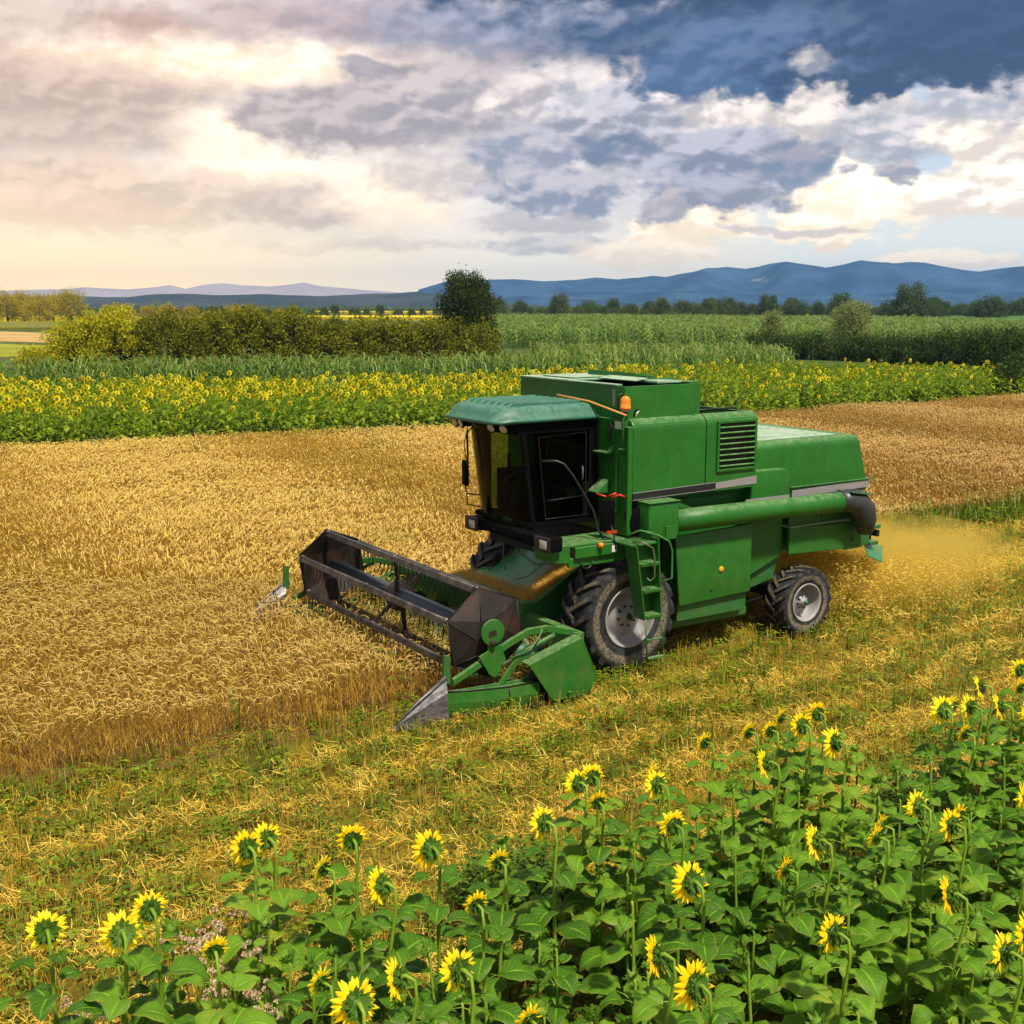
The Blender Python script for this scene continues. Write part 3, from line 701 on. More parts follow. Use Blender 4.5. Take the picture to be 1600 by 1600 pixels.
def tree(name, xy, H, Wd, mat, seed, lobes=14, cards=900, cs=.5, z0=.15, shape='round', trunk=True, lean=0, depth=1.0):
    """lobes hang at the ends of real limbs; leaf clumps fill each lobe unevenly so that sky shows between them"""
    r = np.random.default_rng(seed); root = empty(name, (xy[0], xy[1], 0), r.random() * 6.28 if shape == 'round' else 0)
    lob = []
    for k in range(lobes):
        th = k * 2.399 + r.normal(0, .25); f = (k + .5) / lobes
        zz = z0 + (1 - z0) * (.12 + .80 * f)
        if shape == 'round': rad = .34 * math.sin(min(1, (zz - z0) / (1 - z0) * 1.05) ** .8 * math.pi) ** .5 + .04
        elif shape == 'egg': rad = .36 * (math.sin(((zz - z0) / (1 - z0)) ** .8 * math.pi) ** .6 + .12)
        elif shape == 'cone': rad = .34 * (1.02 - (zz - z0) / (1 - z0))
        else: rad = .30 * (1 - ((zz) ** 3)) + .08
        rad *= r.uniform(.75, 1.1)
        lob.append((math.cos(th) * rad * Wd, math.sin(th) * rad * Wd * depth, zz * H, Wd * r.uniform(.15, .24)))
    pts = []; sc = []; rd = []
    for x, y, z, q in lob:
        m = cards // lobes; d = r.normal(0, 1, (m, 3)); d /= np.linalg.norm(d, axis=1)[:, None]; d *= (r.random(m) ** .45)[:, None]
        p = np.array([x, y, z]) + d * q * np.array([1, depth, .85 if shape != 'cone' else 1.2]); pts.append(p); sc.append(np.full(m, cs) * r.uniform(.75, 1.25, m))
        rd.append(np.clip(r.random(m) * .55 + r.random() * .45, 0, 1))
    # a few loose sprays beyond the outline
    m = cards // 14; th = r.random(m) * 6.28; i = r.integers(0, lobes, m); L = np.array(lob)[i]
    p = L[:, :3] + np.stack([np.cos(th) * L[:, 3] * .95, np.sin(th) * L[:, 3] * .95 * depth, np.minimum(np.abs(r.normal(0, .6, m)), 1.2) * L[:, 3]], 1); pts.append(p); sc.append(np.full(m, cs * .7)); rd.append(r.random(m))
    P = np.concatenate(pts); P[:, 2] = np.maximum(P[:, 2], cs * .5); n = len(P)
    me = scatter('crown', LEAFC, P, r.random(n) * 6.28, np.concatenate(sc), r.integers(0, len(LEAFC), n), [mat], rnd=np.concatenate(rd), data_only=True)
    o = bpy.data.objects.new('crown', me); COL.objects.link(o); o.parent = root
    mb = MB(); rt = max(.05, H * .028)
    mb.tube([(0, 0, 0), (lean * .1, 0, H * .3), (lean * .25, 0, H * .62), (lean * .4, 0, H * .85)], [rt * 1.25, rt, rt * .6, rt * .2], 8)
    for x, y, z, q in lob[::2]:
        mb.tube([(lean * .1, 0, max(.1, z * .45)), (x * .55, y * .55, z * .75), (x, y, z)], [rt * .5, rt * .3, rt * .12], 5)
    mb.build('trunk', BARK, root)
    return root
def at_dist(x, yd):    # world point in the column x of the photograph at forward distance yd
    a, e = px_dir(x, 500); return (yd * math.tan(R(a)), yd)
def ztop(y, yd): return CH + math.tan(R(px_dir(800, y)[1])) * yd
# the hedge on the left: individual bushes
hx = [(104, 508, 1), (140, 490, 1), (176, 484, 1), (220, 499, 0), (262, 490, 0), (302, 494, 0), (340, 482, 0), (378, 478, 0), (412, 486, 0), (450, 479, 0), (485, 492, 0), (520, 498, 0), (556, 501, 0), (592, 500, 0), (628, 503, 0), (662, 502, 0), (700, 500, 0), (745, 508, 0)]
HL = ['yellow green bush at the left end of the long hedge', 'sunlit round bush second from the left end of the long hedge', 'broad yellowish bush third from the left end of the long hedge']
for i, (x, y, m) in enumerate(hx):
    yd = 79 + 9 * (x - 100) / 640; p = at_dist(x, yd); h = ztop(y, yd)
    o = tree('bush', p, h * 1.0, 3.8 + random.uniform(-.5, 1.1), LM_HEDGE_GLOW if m else LM_HEDGE, 500 + i, 12, 1050, .42, .04, 'bush')
    lab = HL[i] if i < 3 else ('dark low bush at the foot of the tall tree' if i >= 16 else 'olive green bush within the long hedge behind the corn')
    tag(o, lab, 'bush', None if i < 3 else ('low bushes round the tall tree foot' if i >= 16 else 'bushes of the long hedge behind the corn'))
tag(tree('bush', at_dist(50, 80), 1.9, 3.4, LM_HEDGE_GLOW, 520, 8, 500, .4, .04, 'bush'), 'low scrubby bush beside the mown meadow at the far left', 'bush')
tag(tree('deciduous_tree', at_dist(731, 90), 7.45, 4.5, LM_TREE, 41, 34, 3600, .36, .12, 'egg', lean=.4), 'tall dark green tree rising above the hedge', 'tree')
# right side
tag(tree('willow_tree', at_dist(1330, 112), 5.2, 4.0, LM_WILLOW, 43, 22, 1700, .34, .22, 'round'), 'pale silvery green round tree right of the machine', 'tree')
tag(tree('deciduous_tree', at_dist(1206, 116), 4.2, 3.6, LM_WILLOW, 47, 14, 1000, .34, .10, 'cone'), 'small pointed pale green tree left of the silvery tree', 'tree')
rx = [(1190, 526, 112), (1232, 530, 110), (1270, 528, 109), (1305, 532, 108), (1345, 530, 106), (1385, 531, 104), (1420, 535, 101), (1458, 527, 98), (1492, 524, 96), (1528, 520, 93), (1565, 518, 90), (1600, 521, 86), (1640, 520, 83)]
for i, (x, y, yd) in enumerate(rx):
    o = tree('bush', at_dist(x, yd), ztop(y, yd) * 1.02, 4.0, LM_DARK if i != 3 else LM_FAR, 560 + i, 11, 800, .4, .03, 'bush')
    tag(o, 'dark green bush in the hedge behind the right sunflowers', 'bush', 'bushes of the dark hedge behind the right sunflowers')
tag(tree('bush', at_dist(1592, 62), 2.1, 3.4, LM_DARK, 580, 9, 800, .3, .03, 'bush'), 'dark bush at the right end of the far sunflowers', 'bush')
# far trees: a few crowns copied along the horizon
def far_kind(mat, seed, H, Wd, n): return tree('distant_tree', (0, -900 - seed), H, Wd, mat, seed, 18, n, .80, .03, 'bush')
kinds = [far_kind(LM_FAR, 60 + i, h, w_, 1000) for i, (h, w_) in enumerate(((6.5, 9), (7.5, 7.5), (5.2, 10.5)))]
kindw = [far_kind(LM_FARW, 70 + i, h, w_, 1000) for i, (h, w_) in enumerate(((9.5, 10), (8, 10)))]
used = set()
def put(kinds, x, yd, s, label, group, k):
    src = kinds[k % len(kinds)]
    o = src if id(src) not in used else copy_tree(src); used.add(id(src))
    p = at_dist(x, yd); o.location = (p[0], p[1], 0); o.scale = (s, s, s); o.rotation_euler.z = (x * 1.7) % 6.28
    return tag(o, label, 'tree', group)
fr = random.Random(5)
for i in range(62):
    x = 775 + i * 13.5 + fr.uniform(-8, 8); yd = 400 + fr.uniform(-15, 70) - (40 if x > 1300 else 0)
    big = {1445: 1}.get(int(x), 0)
    put(kinds, x, yd, fr.choice([.5, .62, .75, .9, 1.05]), 'distant green tree in the line behind the fields', 'trees in the line behind the fields', i)
put(kinds, 1420, 330, 1.35, 'broad dark distant tree, darkest in the right tree line', None, 1)
for i, x in enumerate((-20, 12, 38, 62, 84)):
    put(kindw, x, 330 + 8 * (i % 3), fr.uniform(.80, .98), 'hazy golden tree in the clump at the far left', 'trees of the clump at the far left', i)
put(kindw, 112, 300, .88, 'lone rounded golden tree beside the far left clump', None, 0)
for i in range(26):
    x = 175 + i * 22 + fr.uniform(-8, 8); yd = 520 + fr.uniform(-30, 60)
    put(kinds, x, yd, fr.uniform(.42, .62), 'hazy distant tree beyond the long hedge', 'hazy trees beyond the long hedge', i)
for i in range(10):
    x = 165 + i * 33 + fr.uniform(-8, 8); put(kindw, x, 260, fr.uniform(.42, .6), 'low golden distant tree just behind the long hedge', 'low golden trees just behind the long hedge', i)
# far wood in front of the ridges: reads as one mass
P = np.stack([rng.uniform(-420, 700, 9000), rng.uniform(620, 900, 9000)], 1); n = len(P)
tag(scatter('far_woodland', LEAFC, np.concatenate([P, rng.uniform(.3, 2.6, (n, 1))], 1), rng.random(n) * 6.28, 1.9 * np.ones(n), rng.integers(0, 14, n), [LM_FAR]), 'far off belt of woodland below the hills', 'woodland', kind='stuff')

# ================================================================== SUNFLOWERS
def obj_plant_mat(name, c1, c2, c3, trans=.3, veins=False, rough=.5, age=None):
    def f(t):
        r = t.new('ShaderNodeObjectInfo').outputs['Random']
        n = t.noise(obj_co(t), 3.0, 4, .6)
        spot = t.noise(obj_co(t), 55, 3, .6)
        col = ramp3(t, t.mr(t.math('ADD', t.math('MULTIPLY', r, .45), t.math('MULTIPLY', n, .75)), .2, .85, smooth=False), c1, c2, c3)
        bump = None
        if veins:
            a = t.new('ShaderNodeAttribute', attribute_name='luv').outputs['Vector']
            s = t.new('ShaderNodeSeparateXYZ'); t.l.new(a, s.inputs[0])
            ac = t.math('ABSOLUTE', s.outputs[1])
            fr = t.math('FRACT', t.math('MULTIPLY', t.math('SUBTRACT', s.outputs[0], t.math('MULTIPLY', ac, .30)), 7.0))
            lat = t.mr(t.math('ABSOLUTE', t.math('SUBTRACT', fr, .5)), .36, .5)
            mid = t.mr(ac, .10, .03)
            v = t.math('MAXIMUM', t.math('MULTIPLY', lat, .45), mid)
            col = t.mix(t.math('MULTIPLY', v, .55), col, tuple(min(1, q * 1.9) for q in c3))
            bl = t.noise(obj_co(t), 40, 3, .6)
            edge = t.mr(t.math('MULTIPLY_ADD', n, .5, ac), 1.10, 1.25)
            col = t.mix(t.math('MULTIPLY', edge, .5), col, (.30, .27, .04))
            old = t.math('MULTIPLY', t.mr(r, .78, .98), t.mr(n, .52, .66))
            col = t.mix(t.math('MULTIPLY', old, .7), col, (.36, .30, .03))
            col = t.mix(t.math('MULTIPLY', t.mr(spot, .70, .76), .6), col, (.12, .08, .02))
            bump = t.math('ADD', t.math('MULTIPLY', v, -1.0), t.math('MULTIPLY', bl, .35))
        p = principled(t, col, rough, spec=.22, bump=bump, bstr=.5, bdist=.01)
        tr = t.new('ShaderNodeBsdfTranslucent'); t.inp(tr.inputs[0], t.mix(1, col, (1.3, 1.3, .6), 'MULTIPLY'))
        mx = t.new('ShaderNodeMixShader'); mx.inputs[0].default_value = trans
        t.l.new(p, mx.inputs[1]); t.l.new(tr.outputs[0], mx.inputs[2]); return mx.outputs[0]
    return material(name, f)
SF_LEAF = obj_plant_mat('sunflower_leaf', (.024, .084, .005), (.064, .165, .009), (.155, .295, .020), .32, True, .48)
SF_STEM = obj_plant_mat('sunflower_stem', (.12, .22, .015), (.18, .30, .02), (.24, .36, .04), .15)
SF_BACK = obj_plant_mat('sunflower_bracts', (.05, .12, .015), (.08, .17, .02), (.12, .22, .03), .2)
SF_BUD = obj_plant_mat('sunflower_bud', (.07, .17, .012), (.12, .24, .02), (.18, .30, .04), .25)
SF_PETAL = obj_plant_mat('sunflower_petal', (.88, .58, .005), (.98, .72, .010), (1.0, .82, .03), .38)
SF_DISK = simple('sunflower_disk', (.30, .16, .012), .9, var=.4, scale=20)

def leaf_geo(P0, th, L, Wd, droop, r, pet, rise):
    """petiole and heart shaped blade with folded halves, drooping tip and toothed wavy edge"""
    c, s_ = math.cos(th), math.sin(th)
    base = (P0[0] + c * pet, P0[1] + s_ * pet, P0[2] + rise)
    pv, pf = stem3([P0, (P0[0] + c * pet * .45, P0[1] + s_ * pet * .45, P0[2] + rise * .75), base], [.006, .005, .004])
    vs = []; fs = []; uv = []; rows = 8; cols = (-1, -.72, -.38, 0, .38, .72, 1); nc = len(cols)
    ang0 = r.uniform(.15, .45); wave = r.uniform(0, 6.28); tw = r.uniform(-.35, .35); fold = r.uniform(.15, .45)
    x = y = 0.0; px_, pz = base[0], base[2]; d = 0.0; ang = ang0; z = 0.0
    for i in range(rows + 1):
        q = i / rows
        w_ = Wd * (math.sin(math.pi * min(1, q ** .62 * .96 + .04)) ** .85) * (1 if q < .97 else .15) + .002
        if 0 < i < rows: w_ *= 1 + (.05 if i % 2 else -.04)
        for k in cols:
            back = -.16 * L * abs(k) ** 1.5 * max(0, 1 - q * 3.2)
            dd = d + back; lat = k * w_; up = fold * abs(lat) + .012 * math.sin(q * 9 + wave + k * 2.5) * abs(k) + tw * lat * .6
            if abs(k) == 1: up -= .018
            vs.append((base[0] + c * dd - s_ * lat, base[1] + s_ * dd + c * lat, base[2] + z + up)); uv.append((q, k, 0))
        st = L / rows; d += math.cos(ang) * st; z += math.sin(ang) * st; ang -= droop / rows
    for i in range(rows):
        for j in range(nc - 1): a = i * nc + j; fs.append((a, a + 1, a + nc + 1, a + nc))
    return (pv, pf), (vs, fs, uv)
def sf_leaves(seed, h, n, top_small=True, z0=.22):
    r = random.Random(seed); V = []; Fc = []; UV = []; MI = []
    for k in range(n):
        f = (k + .5) / n; z = h * (z0 + (.97 - z0) * f); th = k * 2.4 + r.uniform(-.4, .4)
        big = 1 - .62 * max(0, f - .55) / .45
        L = r.uniform(.19, .30) * big; Wd = L * r.uniform(.40, .50)
        (pv, pf), (lv, lf, luv) = leaf_geo((0, 0, z), th, L, Wd, r.uniform(.7, 1.9) * (1.1 - .4 * f), r, r.uniform(.07, .15) * (.5 + .5 * big), r.uniform(.02, .08) * (1 if f < .8 else .5))
        for vs, fs, uu, m in ((pv, pf, [(0, 0, 0)] * len(pv), 0), (lv, lf, luv, 1)):
            b = len(V); V += vs; UV += uu; Fc += [tuple(b + i for i in q) for q in fs]; MI += [m] * len(fs)
    me = bpy.data.meshes.new('leaves'); me.from_pydata(V, [], Fc); me.materials.append(SF_STEM); me.materials.append(SF_LEAF)
    me.polygons.foreach_set('material_index', MI); me.polygons.foreach_set('use_smooth', [True] * len(Fc))
    a = me.attributes.new('luv', 'FLOAT_VECTOR', 'POINT'); a.data.foreach_set('vector', np.array(UV, np.float32).ravel()); me.update()
    return me
def mb_mesh(mb, name, mat):
    me = bpy.data.meshes.new(name); me.from_pydata(mb.v, [], mb.f); me.polygons.foreach_set('use_smooth', mb.sm); me.materials.append(mat); me.update(); return me
def head_frame(T, e, yaw=0):
    a = Vector((math.cos(e) * math.cos(yaw), math.cos(e) * math.sin(yaw), math.sin(e))); u = Vector((-math.sin(yaw), math.cos(yaw), 0)); v = a.cross(u)
    return lambda ra, th, d: Vector(T) + a * d + (u * math.cos(th) + v * math.sin(th)) * ra
def petals(fr, r, R0, L, n, tilt0, wd):
    mb = MB()
    for ring in range(2):
        for k in range(n):
            th = 6.283 * (k + .5 * ring) / n + r.uniform(-.10, .10); l = L * r.uniform(.75, 1.15); ti = tilt0 + r.uniform(-.35, .35) + .25 * ring; b = r.uniform(-.5, .5)
            w_ = wd * r.uniform(.8, 1.15); prof = [(0, .45), (.35, 1), (.7, .85), (1, .08)]; vs = []
            for q, ww in prof:
                ra = R0 + math.cos(ti) * l * q; dd = math.sin(ti) * l * q + b * l * q * q * .5; da = w_ * ww / 2 / max(ra, .02)
                vs += [fr(ra, th - da, dd), fr(ra, th, dd - .004), fr(ra, th + da, dd)]
            mb.add(vs, [(3 * i + j, 3 * i + j + 1, 3 * i + j + 4, 3 * i + j + 3) for i in range(3) for j in range(2)], True)
    return mb
def lathe_fr(mb, fr, prof, n=16):
    m = len(prof); vs = [fr(ra, 6.283 * k / n, d) for k in range(n) for ra, d in prof]
    mb.add(vs, [(k * m + j, ((k + 1) % n) * m + j, ((k + 1) % n) * m + j + 1, k * m + j + 1) for k in range(n) for j in range(m - 1)], True)
def bracts(mb, fr, r, R0, L, n, out, d0, rows=2):
    for w_ in range(rows):
        for k in range(n):
            th = 6.283 * (k + .5 * w_) / n + r.uniform(-.15, .15); l = L * r.uniform(.7, 1.2); ti = out + r.uniform(-.4, .4); c = r.uniform(-.6, .9)
            vs = []
            for q, ww in ((0, .9), (.5, .8), (1, .05)):
                ra = R0 * (1 - .25 * w_) + math.cos(ti) * l * q; dd = d0 - .012 * w_ + math.sin(ti) * l * q + c * l * q * q * .5; da = .013 * ww / max(ra, .02)
                vs += [fr(ra, th - da, dd), fr(ra, th + da, dd)]
            mb.add(vs, [(0, 1, 3, 2), (2, 3, 5, 4)], True)
def open_plant(seed, h=1.5, hs=1.0, e=-.15, nleaf=10, yaw=0.0):
    r = random.Random(seed); root = empty('sunflower', (0, 0, -50)); hr = .062 * hs
    T = (.05, 0, h)
    a = Vector((math.cos(e), 0, math.sin(e)))
    sb = MB(); x0 = r.uniform(-.05, .05)
    back = Vector(T) - a * .045 * hs
    sb.tube([(-.03 + x0, 0, -.02), (-.02 + x0 * .6, 0, h * .4), (-.035, 0, h * .75), (-.07, 0, h * .93), (-.055, 0, h + .005), back + Vector((-.02, 0, .012)), back + a * .02], [.015, .014, .012, .010, .010, .012, .018], 7)
    o = bpy.data.objects.new('stem', mb_mesh(sb, 'stem', SF_STEM)); COL.objects.link(o); o.parent = root
    o = bpy.data.objects.new('leaves', sf_leaves(seed, h - .02, nleaf + 3, z0=.25)); COL.objects.link(o); o.parent = root; o.location = (-.04, 0, 0)
    fr = head_frame(T, e, yaw); hb = MB()
    lathe_fr(hb, fr, [(.004, -.050 * hs), (hr * .45, -.044 * hs), (hr * .9, -.022 * hs), (hr * 1.08, .002), (hr * .9, .008)])
    bracts(hb, fr, r, hr * .95, .050 * hs, 17, -.45, -.012, 3)
    # one small leaf hugging the back of the head
    hd = bpy.data.objects.new('flower_head', mb_mesh(hb, 'flower_head', SF_BACK)); COL.objects.link(hd); hd.parent = root
    p = petals(fr, r, hr * .90, .088 * hs, 21, .05, .031 * hs)
    o = bpy.data.objects.new('petals', mb_mesh(p, 'petals', SF_PETAL)); COL.objects.link(o); o.parent = hd
    k = MB(); lathe_fr(k, fr, [(hr, .004), (hr * .85, .016), (hr * .4, .013), (.001, .010)])
    o = bpy.data.objects.new('disk', mb_mesh(k, 'disk', SF_DISK)); COL.objects.link(o); o.parent = hd
    return root
def bud_plant(seed, h=1.3, bs=1.0, e=.6, nleaf=11):
    r = random.Random(seed); root = empty('sunflower', (0, 0, -50)); T = (.02, 0, h)
    sb = MB(); x0 = r.uniform(-.08, .08)
    sb.tube([(x0, 0, -.02), (x0 * .5, 0, h * .45), (-.012, 0, h * .85), (-.012, 0, h * .96), Vector(T) - Vector((math.cos(e), 0, math.sin(e))) * .02], [.014, .013, .010, .009, .013], 7)
    o = bpy.data.objects.new('stem', mb_mesh(sb, 'stem', SF_STEM)); COL.objects.link(o); o.parent = root
    o = bpy.data.objects.new('leaves', sf_leaves(seed, h - .015, nleaf, z0=.18)); COL.objects.link(o); o.parent = root; o.location = (-.012, 0, 0)
    fr = head_frame(T, e); hb = MB(); hr = .036 * bs
    lathe_fr(hb, fr, [(.003, -.035 * bs), (hr * .7, -.026 * bs), (hr, -.004), (hr * .8, .016), (.002, .022)], 12)
    bracts(hb, fr, r, hr * .9, .062 * bs, 13, .35, -.004, 3)
    hd = bpy.data.objects.new('bud', mb_mesh(hb, 'bud', SF_BUD)); COL.objects.link(hd); hd.parent = root
    return root
OPEN = [open_plant(10 + i, 1.5, s, e, n) for i, (s, e, n) in enumerate([(.79, -.12, 10), (.90, -.3, 10), (.74, .1, 11), (.80, -.2, 9), (.63, .20, 10), (.80, -.35, 11)])]
BUDS = [bud_plant(40 + i, 1.3, s, e, n) for i, (s, e, n) in enumerate([(1.0, .7, 11), (1.25, .3, 10), (.7, 1.2, 12), (1.1, .1, 11), (.5, 1.5, 12), (.9, .9, 10)])]
used_sf = set()
def place(src, xy, rz, s, label, group=None, z=0):
    o = src if id(src) not in used_sf else copy_tree(src); used_sf.add(id(src))
    o.location = (xy[0], xy[1], z); o.rotation_euler = (random.uniform(-.05, .05), random.uniform(-.05, .05), rz); o.scale = (s, s, s)
    return tag(o, label, 'sunflower', group)
# open heads: pixel of the head, size class (0 full .. 4 small), facing azimuth, label
HEADS = [
 (80, 1462, 0, -28, 'leftmost open sunflower, its round green back turned to the viewer'),
 (172, 1450, 1, -30, 'big open sunflower, second from the left, petals flared above the straw'),
 (245, 1408, 3, -35, 'open sunflower with drooping top, between the big left bloom and the thistles'),
 (348, 1487, 4, -20, 'small half open sunflower right beside the beige thistle fluff'),
 (390, 1325, 0, -40, 'left one of the two touching sunflowers against the straw'),
 (422, 1296, 0, -45, 'upper right one of the two touching sunflowers against the straw'),
 (500, 1356, 4, -60, 'small open sunflower low between the touching pair and the single round bloom'),
 (550, 1308, 2, -20, 'single round sunflower seen fully from behind against pale straw'),
 (582, 1388, 5, -65, 'shaggy sunflower on a bent neck left of the large bright bloom'),
 (678, 1332, 1, -35, 'largest bright sunflower at the middle of the left half'),
 (757, 1420, 4, -25, 'small upright sunflower just left of the green weed patch'),
 (508, 1530, 4, -50, 'small half open sunflower near the bottom, left of the profile bloom'),
 (601, 1520, 5, -80, 'sunflower in sharp profile facing left near the bottom edge'),
 (545, 1576, 1, -30, 'large sunflower cut close by the bottom edge, left of centre'),
 (727, 1521, 0, -45, 'full sunflower near the bottom centre between profile bloom and dark gap'),
 (822, 1594, 4, -40, 'sunflower tip just peeking in at the bottom centre edge'),
 (765, 1352, 4, -30, 'tiny yellow opening bud at the edge of the green weed patch'),
 (863, 1284, 0, -60, 'lowest left of the four clustered sunflowers below the front wheel'),
 (897, 1232, 3, -50, 'middle left of the four clustered sunflowers below the front wheel'),
 (930, 1211, 2, -30, 'topmost of the four clustered sunflowers below the front wheel'),
 (930, 1243, 4, -25, 'rightmost of the four clustered sunflowers below the front wheel'),
 (1040, 1219, 0, -55, 'side turned sunflower with curved neck right of the cluster of four'),
 (1020, 1203, 4, -60, 'tiny yellow bloom tucked behind the side turned curved sunflower'),
 (1062, 1289, 2, -35, 'flattened wide sunflower below the curved side turned one'),
 (1099, 1164, 4, -50, 'small lone sunflower standing out against straw below the ladder'),
 (1169, 1145, 4, -55, 'leftmost bloom in the back row group right of the lone small one'),
 (1203, 1144, 4, -40, 'small bloom second from left in the back row group'),
 (1215, 1114, 4, -70, 'narrow little bloom highest on the left of the back row group'),
 (1254, 1131, 0, -35, 'round bloom in the middle of the back row group'),
 (1285, 1108, 2, -30, 'round bloom highest on the right of the back row group'),
 (1314, 1162, 1, -60, 'big side turned bloom at the right end of the back row group'),
 (1199, 1196, 5, -75, 'thin profile bloom hanging below the back row group'),
 (1102, 1382, 1, -40, 'bright large bloom with yellow crown in the middle of the right half'),
 (1279, 1326, 5, -65, 'profile bloom standing alone above the dense leaves, right of centre'),
 (1010, 1486, 5, -85, 'tall profile bloom facing left beside the yellowing leaf'),
 (1083, 1526, 1, -50, 'large bloom low in front, right of the yellowing leaf'),
 (1304, 1446, 0, -50, 'single bloom low in the right half with petals to the left'),
 (1372, 1276, 4, -60, 'upper one of two small overlapping blooms amid green leaves'),
 (1356, 1296, 4, -55, 'lower one of two small overlapping blooms amid green leaves'),
 (1420, 1261, 3, -50, 'half open bloom right of the two small overlapping ones'),
 (1497, 1268, 4, -30, 'rear one of the stacked pair of blooms at the right'),
 (1494, 1292, 0, -45, 'front one of the stacked pair of blooms at the right'),
 (1466, 1394, 5, -75, 'narrow profile bloom right of the low single bloom'),
 (1560, 1475, 0, -60, 'left one of the two blooms at the lower right corner edge'),
 (1592, 1450, 0, -50, 'right one of the two blooms at the lower right corner edge'),
 (1466, 1112, 1, -25, 'biggest round bloom in the upper right group, seen from behind'),
 (1495, 1100, 4, -40, 'tiny bloom behind the biggest round one in the upper right group'),
 (1514, 1113, 0, -55, 'side turned bloom right of the biggest round one, upper right group'),
 (1500, 1140, 4, -45, 'small low bloom under the upper right group'),
 (1569, 1108, 5, -75, 'tall narrow bloom near the right edge of the back row'),
 (1540, 1071, 5, -80, 'thin profile bloom standing highest left in the far right corner row'),
 (1592, 1053, 2, -35, 'uppermost bloom at the right edge of the picture'),
 (1583, 1076, 4, -40, 'small bloom just under the uppermost one at the right edge'),
 (1586, 1241, 3, -70, 'bloom cut by the right edge at mid height of the patch'),
 (1222, 1347, 4, -60, 'barely opened bud with a yellow tip left of the lone profile bloom'),
 (1600, 1118, 3, -50, 'bloom cut in half by the right edge beside the tall narrow one')]
placed = []
for i, (x, y, k, az_, lab) in enumerate(HEADS):
    hz = {0: 1.52, 1: 1.50, 2: 1.50, 3: 1.46, 4: 1.42, 5: 1.48}[k]
    if k == 4 and y > 1300: hz = 1.36
    p = ground(x, y, hz); s = hz / 1.5; az_ = az_ * (.72 if x > 800 else .9) - 4; rz = R(90 - az_)
    b = p - np.array([math.cos(rz), math.sin(rz)]) * .05 * s
    place(OPEN[k], b, rz, s * random.uniform(.98, 1.02), lab); placed.append(b)
gapc = [(ground(815, 1350, .8), .46), (ground(355, 1455, .9), .38), (ground(1440, 1215, .8), .30)]
def edge_v(u): return -5.42 + .16 * math.sin(u * 1.3) + .10 * math.sin(u * 3.1 + 1)
ntot = 0; pts = list(placed); tries = 0; rr_ = random.Random(12)
cands = []
for a in np.arange(-14, 8, .405):
    for b in np.arange(-14, -5.1, .40):
        u = a + rr_.uniform(-.12, .12); v = b + rr_.uniform(-.11, .11)
        if v < edge_v(u): cands.append(uv2xy(u, v))
cands = np.array(cands); cands = cands[in_view(cands, 1.2, 25)]
cands = cands[(cands[:, 1] > 4.1)]
o_ = np.argsort(cands[:, 1])
for p in cands[o_]:
    if any((p[0] - q[0]) ** 2 + (p[1] - q[1]) ** 2 < .27 ** 2 for q in placed): continue
    if any((p[0] - c[0]) ** 2 + (p[1] - c[1]) ** 2 < r_ ** 2 for c, r_ in gapc): continue
    hh = rr_.uniform(1.02, 1.36); k = rr_.randrange(6)
    if xy2uv(p)[1] > -6.0: hh *= .93
    place(BUDS[k], p, R(90 + rr_.uniform(10, 80)), hh / 1.3, ('green sunflower plant with a closed spiky bud amid the front patch' if k in (0, 1, 3, 5) else 'leafy green sunflower plant with a tiny closed top in the front patch'),
          'front sunflowers with spiky buds' if k in (0, 1, 3, 5) else 'front sunflowers with tiny closed tops')
    ntot += 1
    if ntot >= 225: break
print('fill sunflowers', ntot)
# yellowing leaf seen beside the profile bloom is part of a plant: a plant of its own with one old leaf
# weeds in the gap and along the patch edge
def patch_weeds(name, cen, rad, n, s, label, mat=None):
    a = rng.random(n) * 6.28; d = rad * rng.random(n) ** .5; P = np.stack([cen[0] + np.cos(a) * d, cen[1] + np.sin(a) * d], 1)
    return tag(scatter(name, [weed_proto(i) for i in range(9)], P, rng.random(n) * 6.28, s * (1 + rng.normal(0, .2, n)), rng.choice([1, 2, 4, 5, 7, 8], n), [mat or DWEED], zscl=1.2 + 1.6 * rng.random(n)), label, 'weeds', kind='stuff')
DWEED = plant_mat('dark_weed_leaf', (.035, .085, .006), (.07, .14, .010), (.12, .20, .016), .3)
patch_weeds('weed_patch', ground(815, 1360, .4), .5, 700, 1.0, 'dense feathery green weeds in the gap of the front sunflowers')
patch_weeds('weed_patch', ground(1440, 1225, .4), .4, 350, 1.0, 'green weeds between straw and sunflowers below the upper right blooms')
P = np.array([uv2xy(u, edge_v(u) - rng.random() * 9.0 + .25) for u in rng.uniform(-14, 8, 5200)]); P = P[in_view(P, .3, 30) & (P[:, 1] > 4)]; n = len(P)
tag(scatter('sunflower_undergrowth', [weed_proto(i) for i in range(9)], P, rng.random(n) * 6.28, 1.2 + .8 * rng.random(n), rng.choice([1, 2, 4, 5, 7, 8], n), [DWEED]), 'dark low weeds under the front sunflowers', 'weeds', kind='stuff')
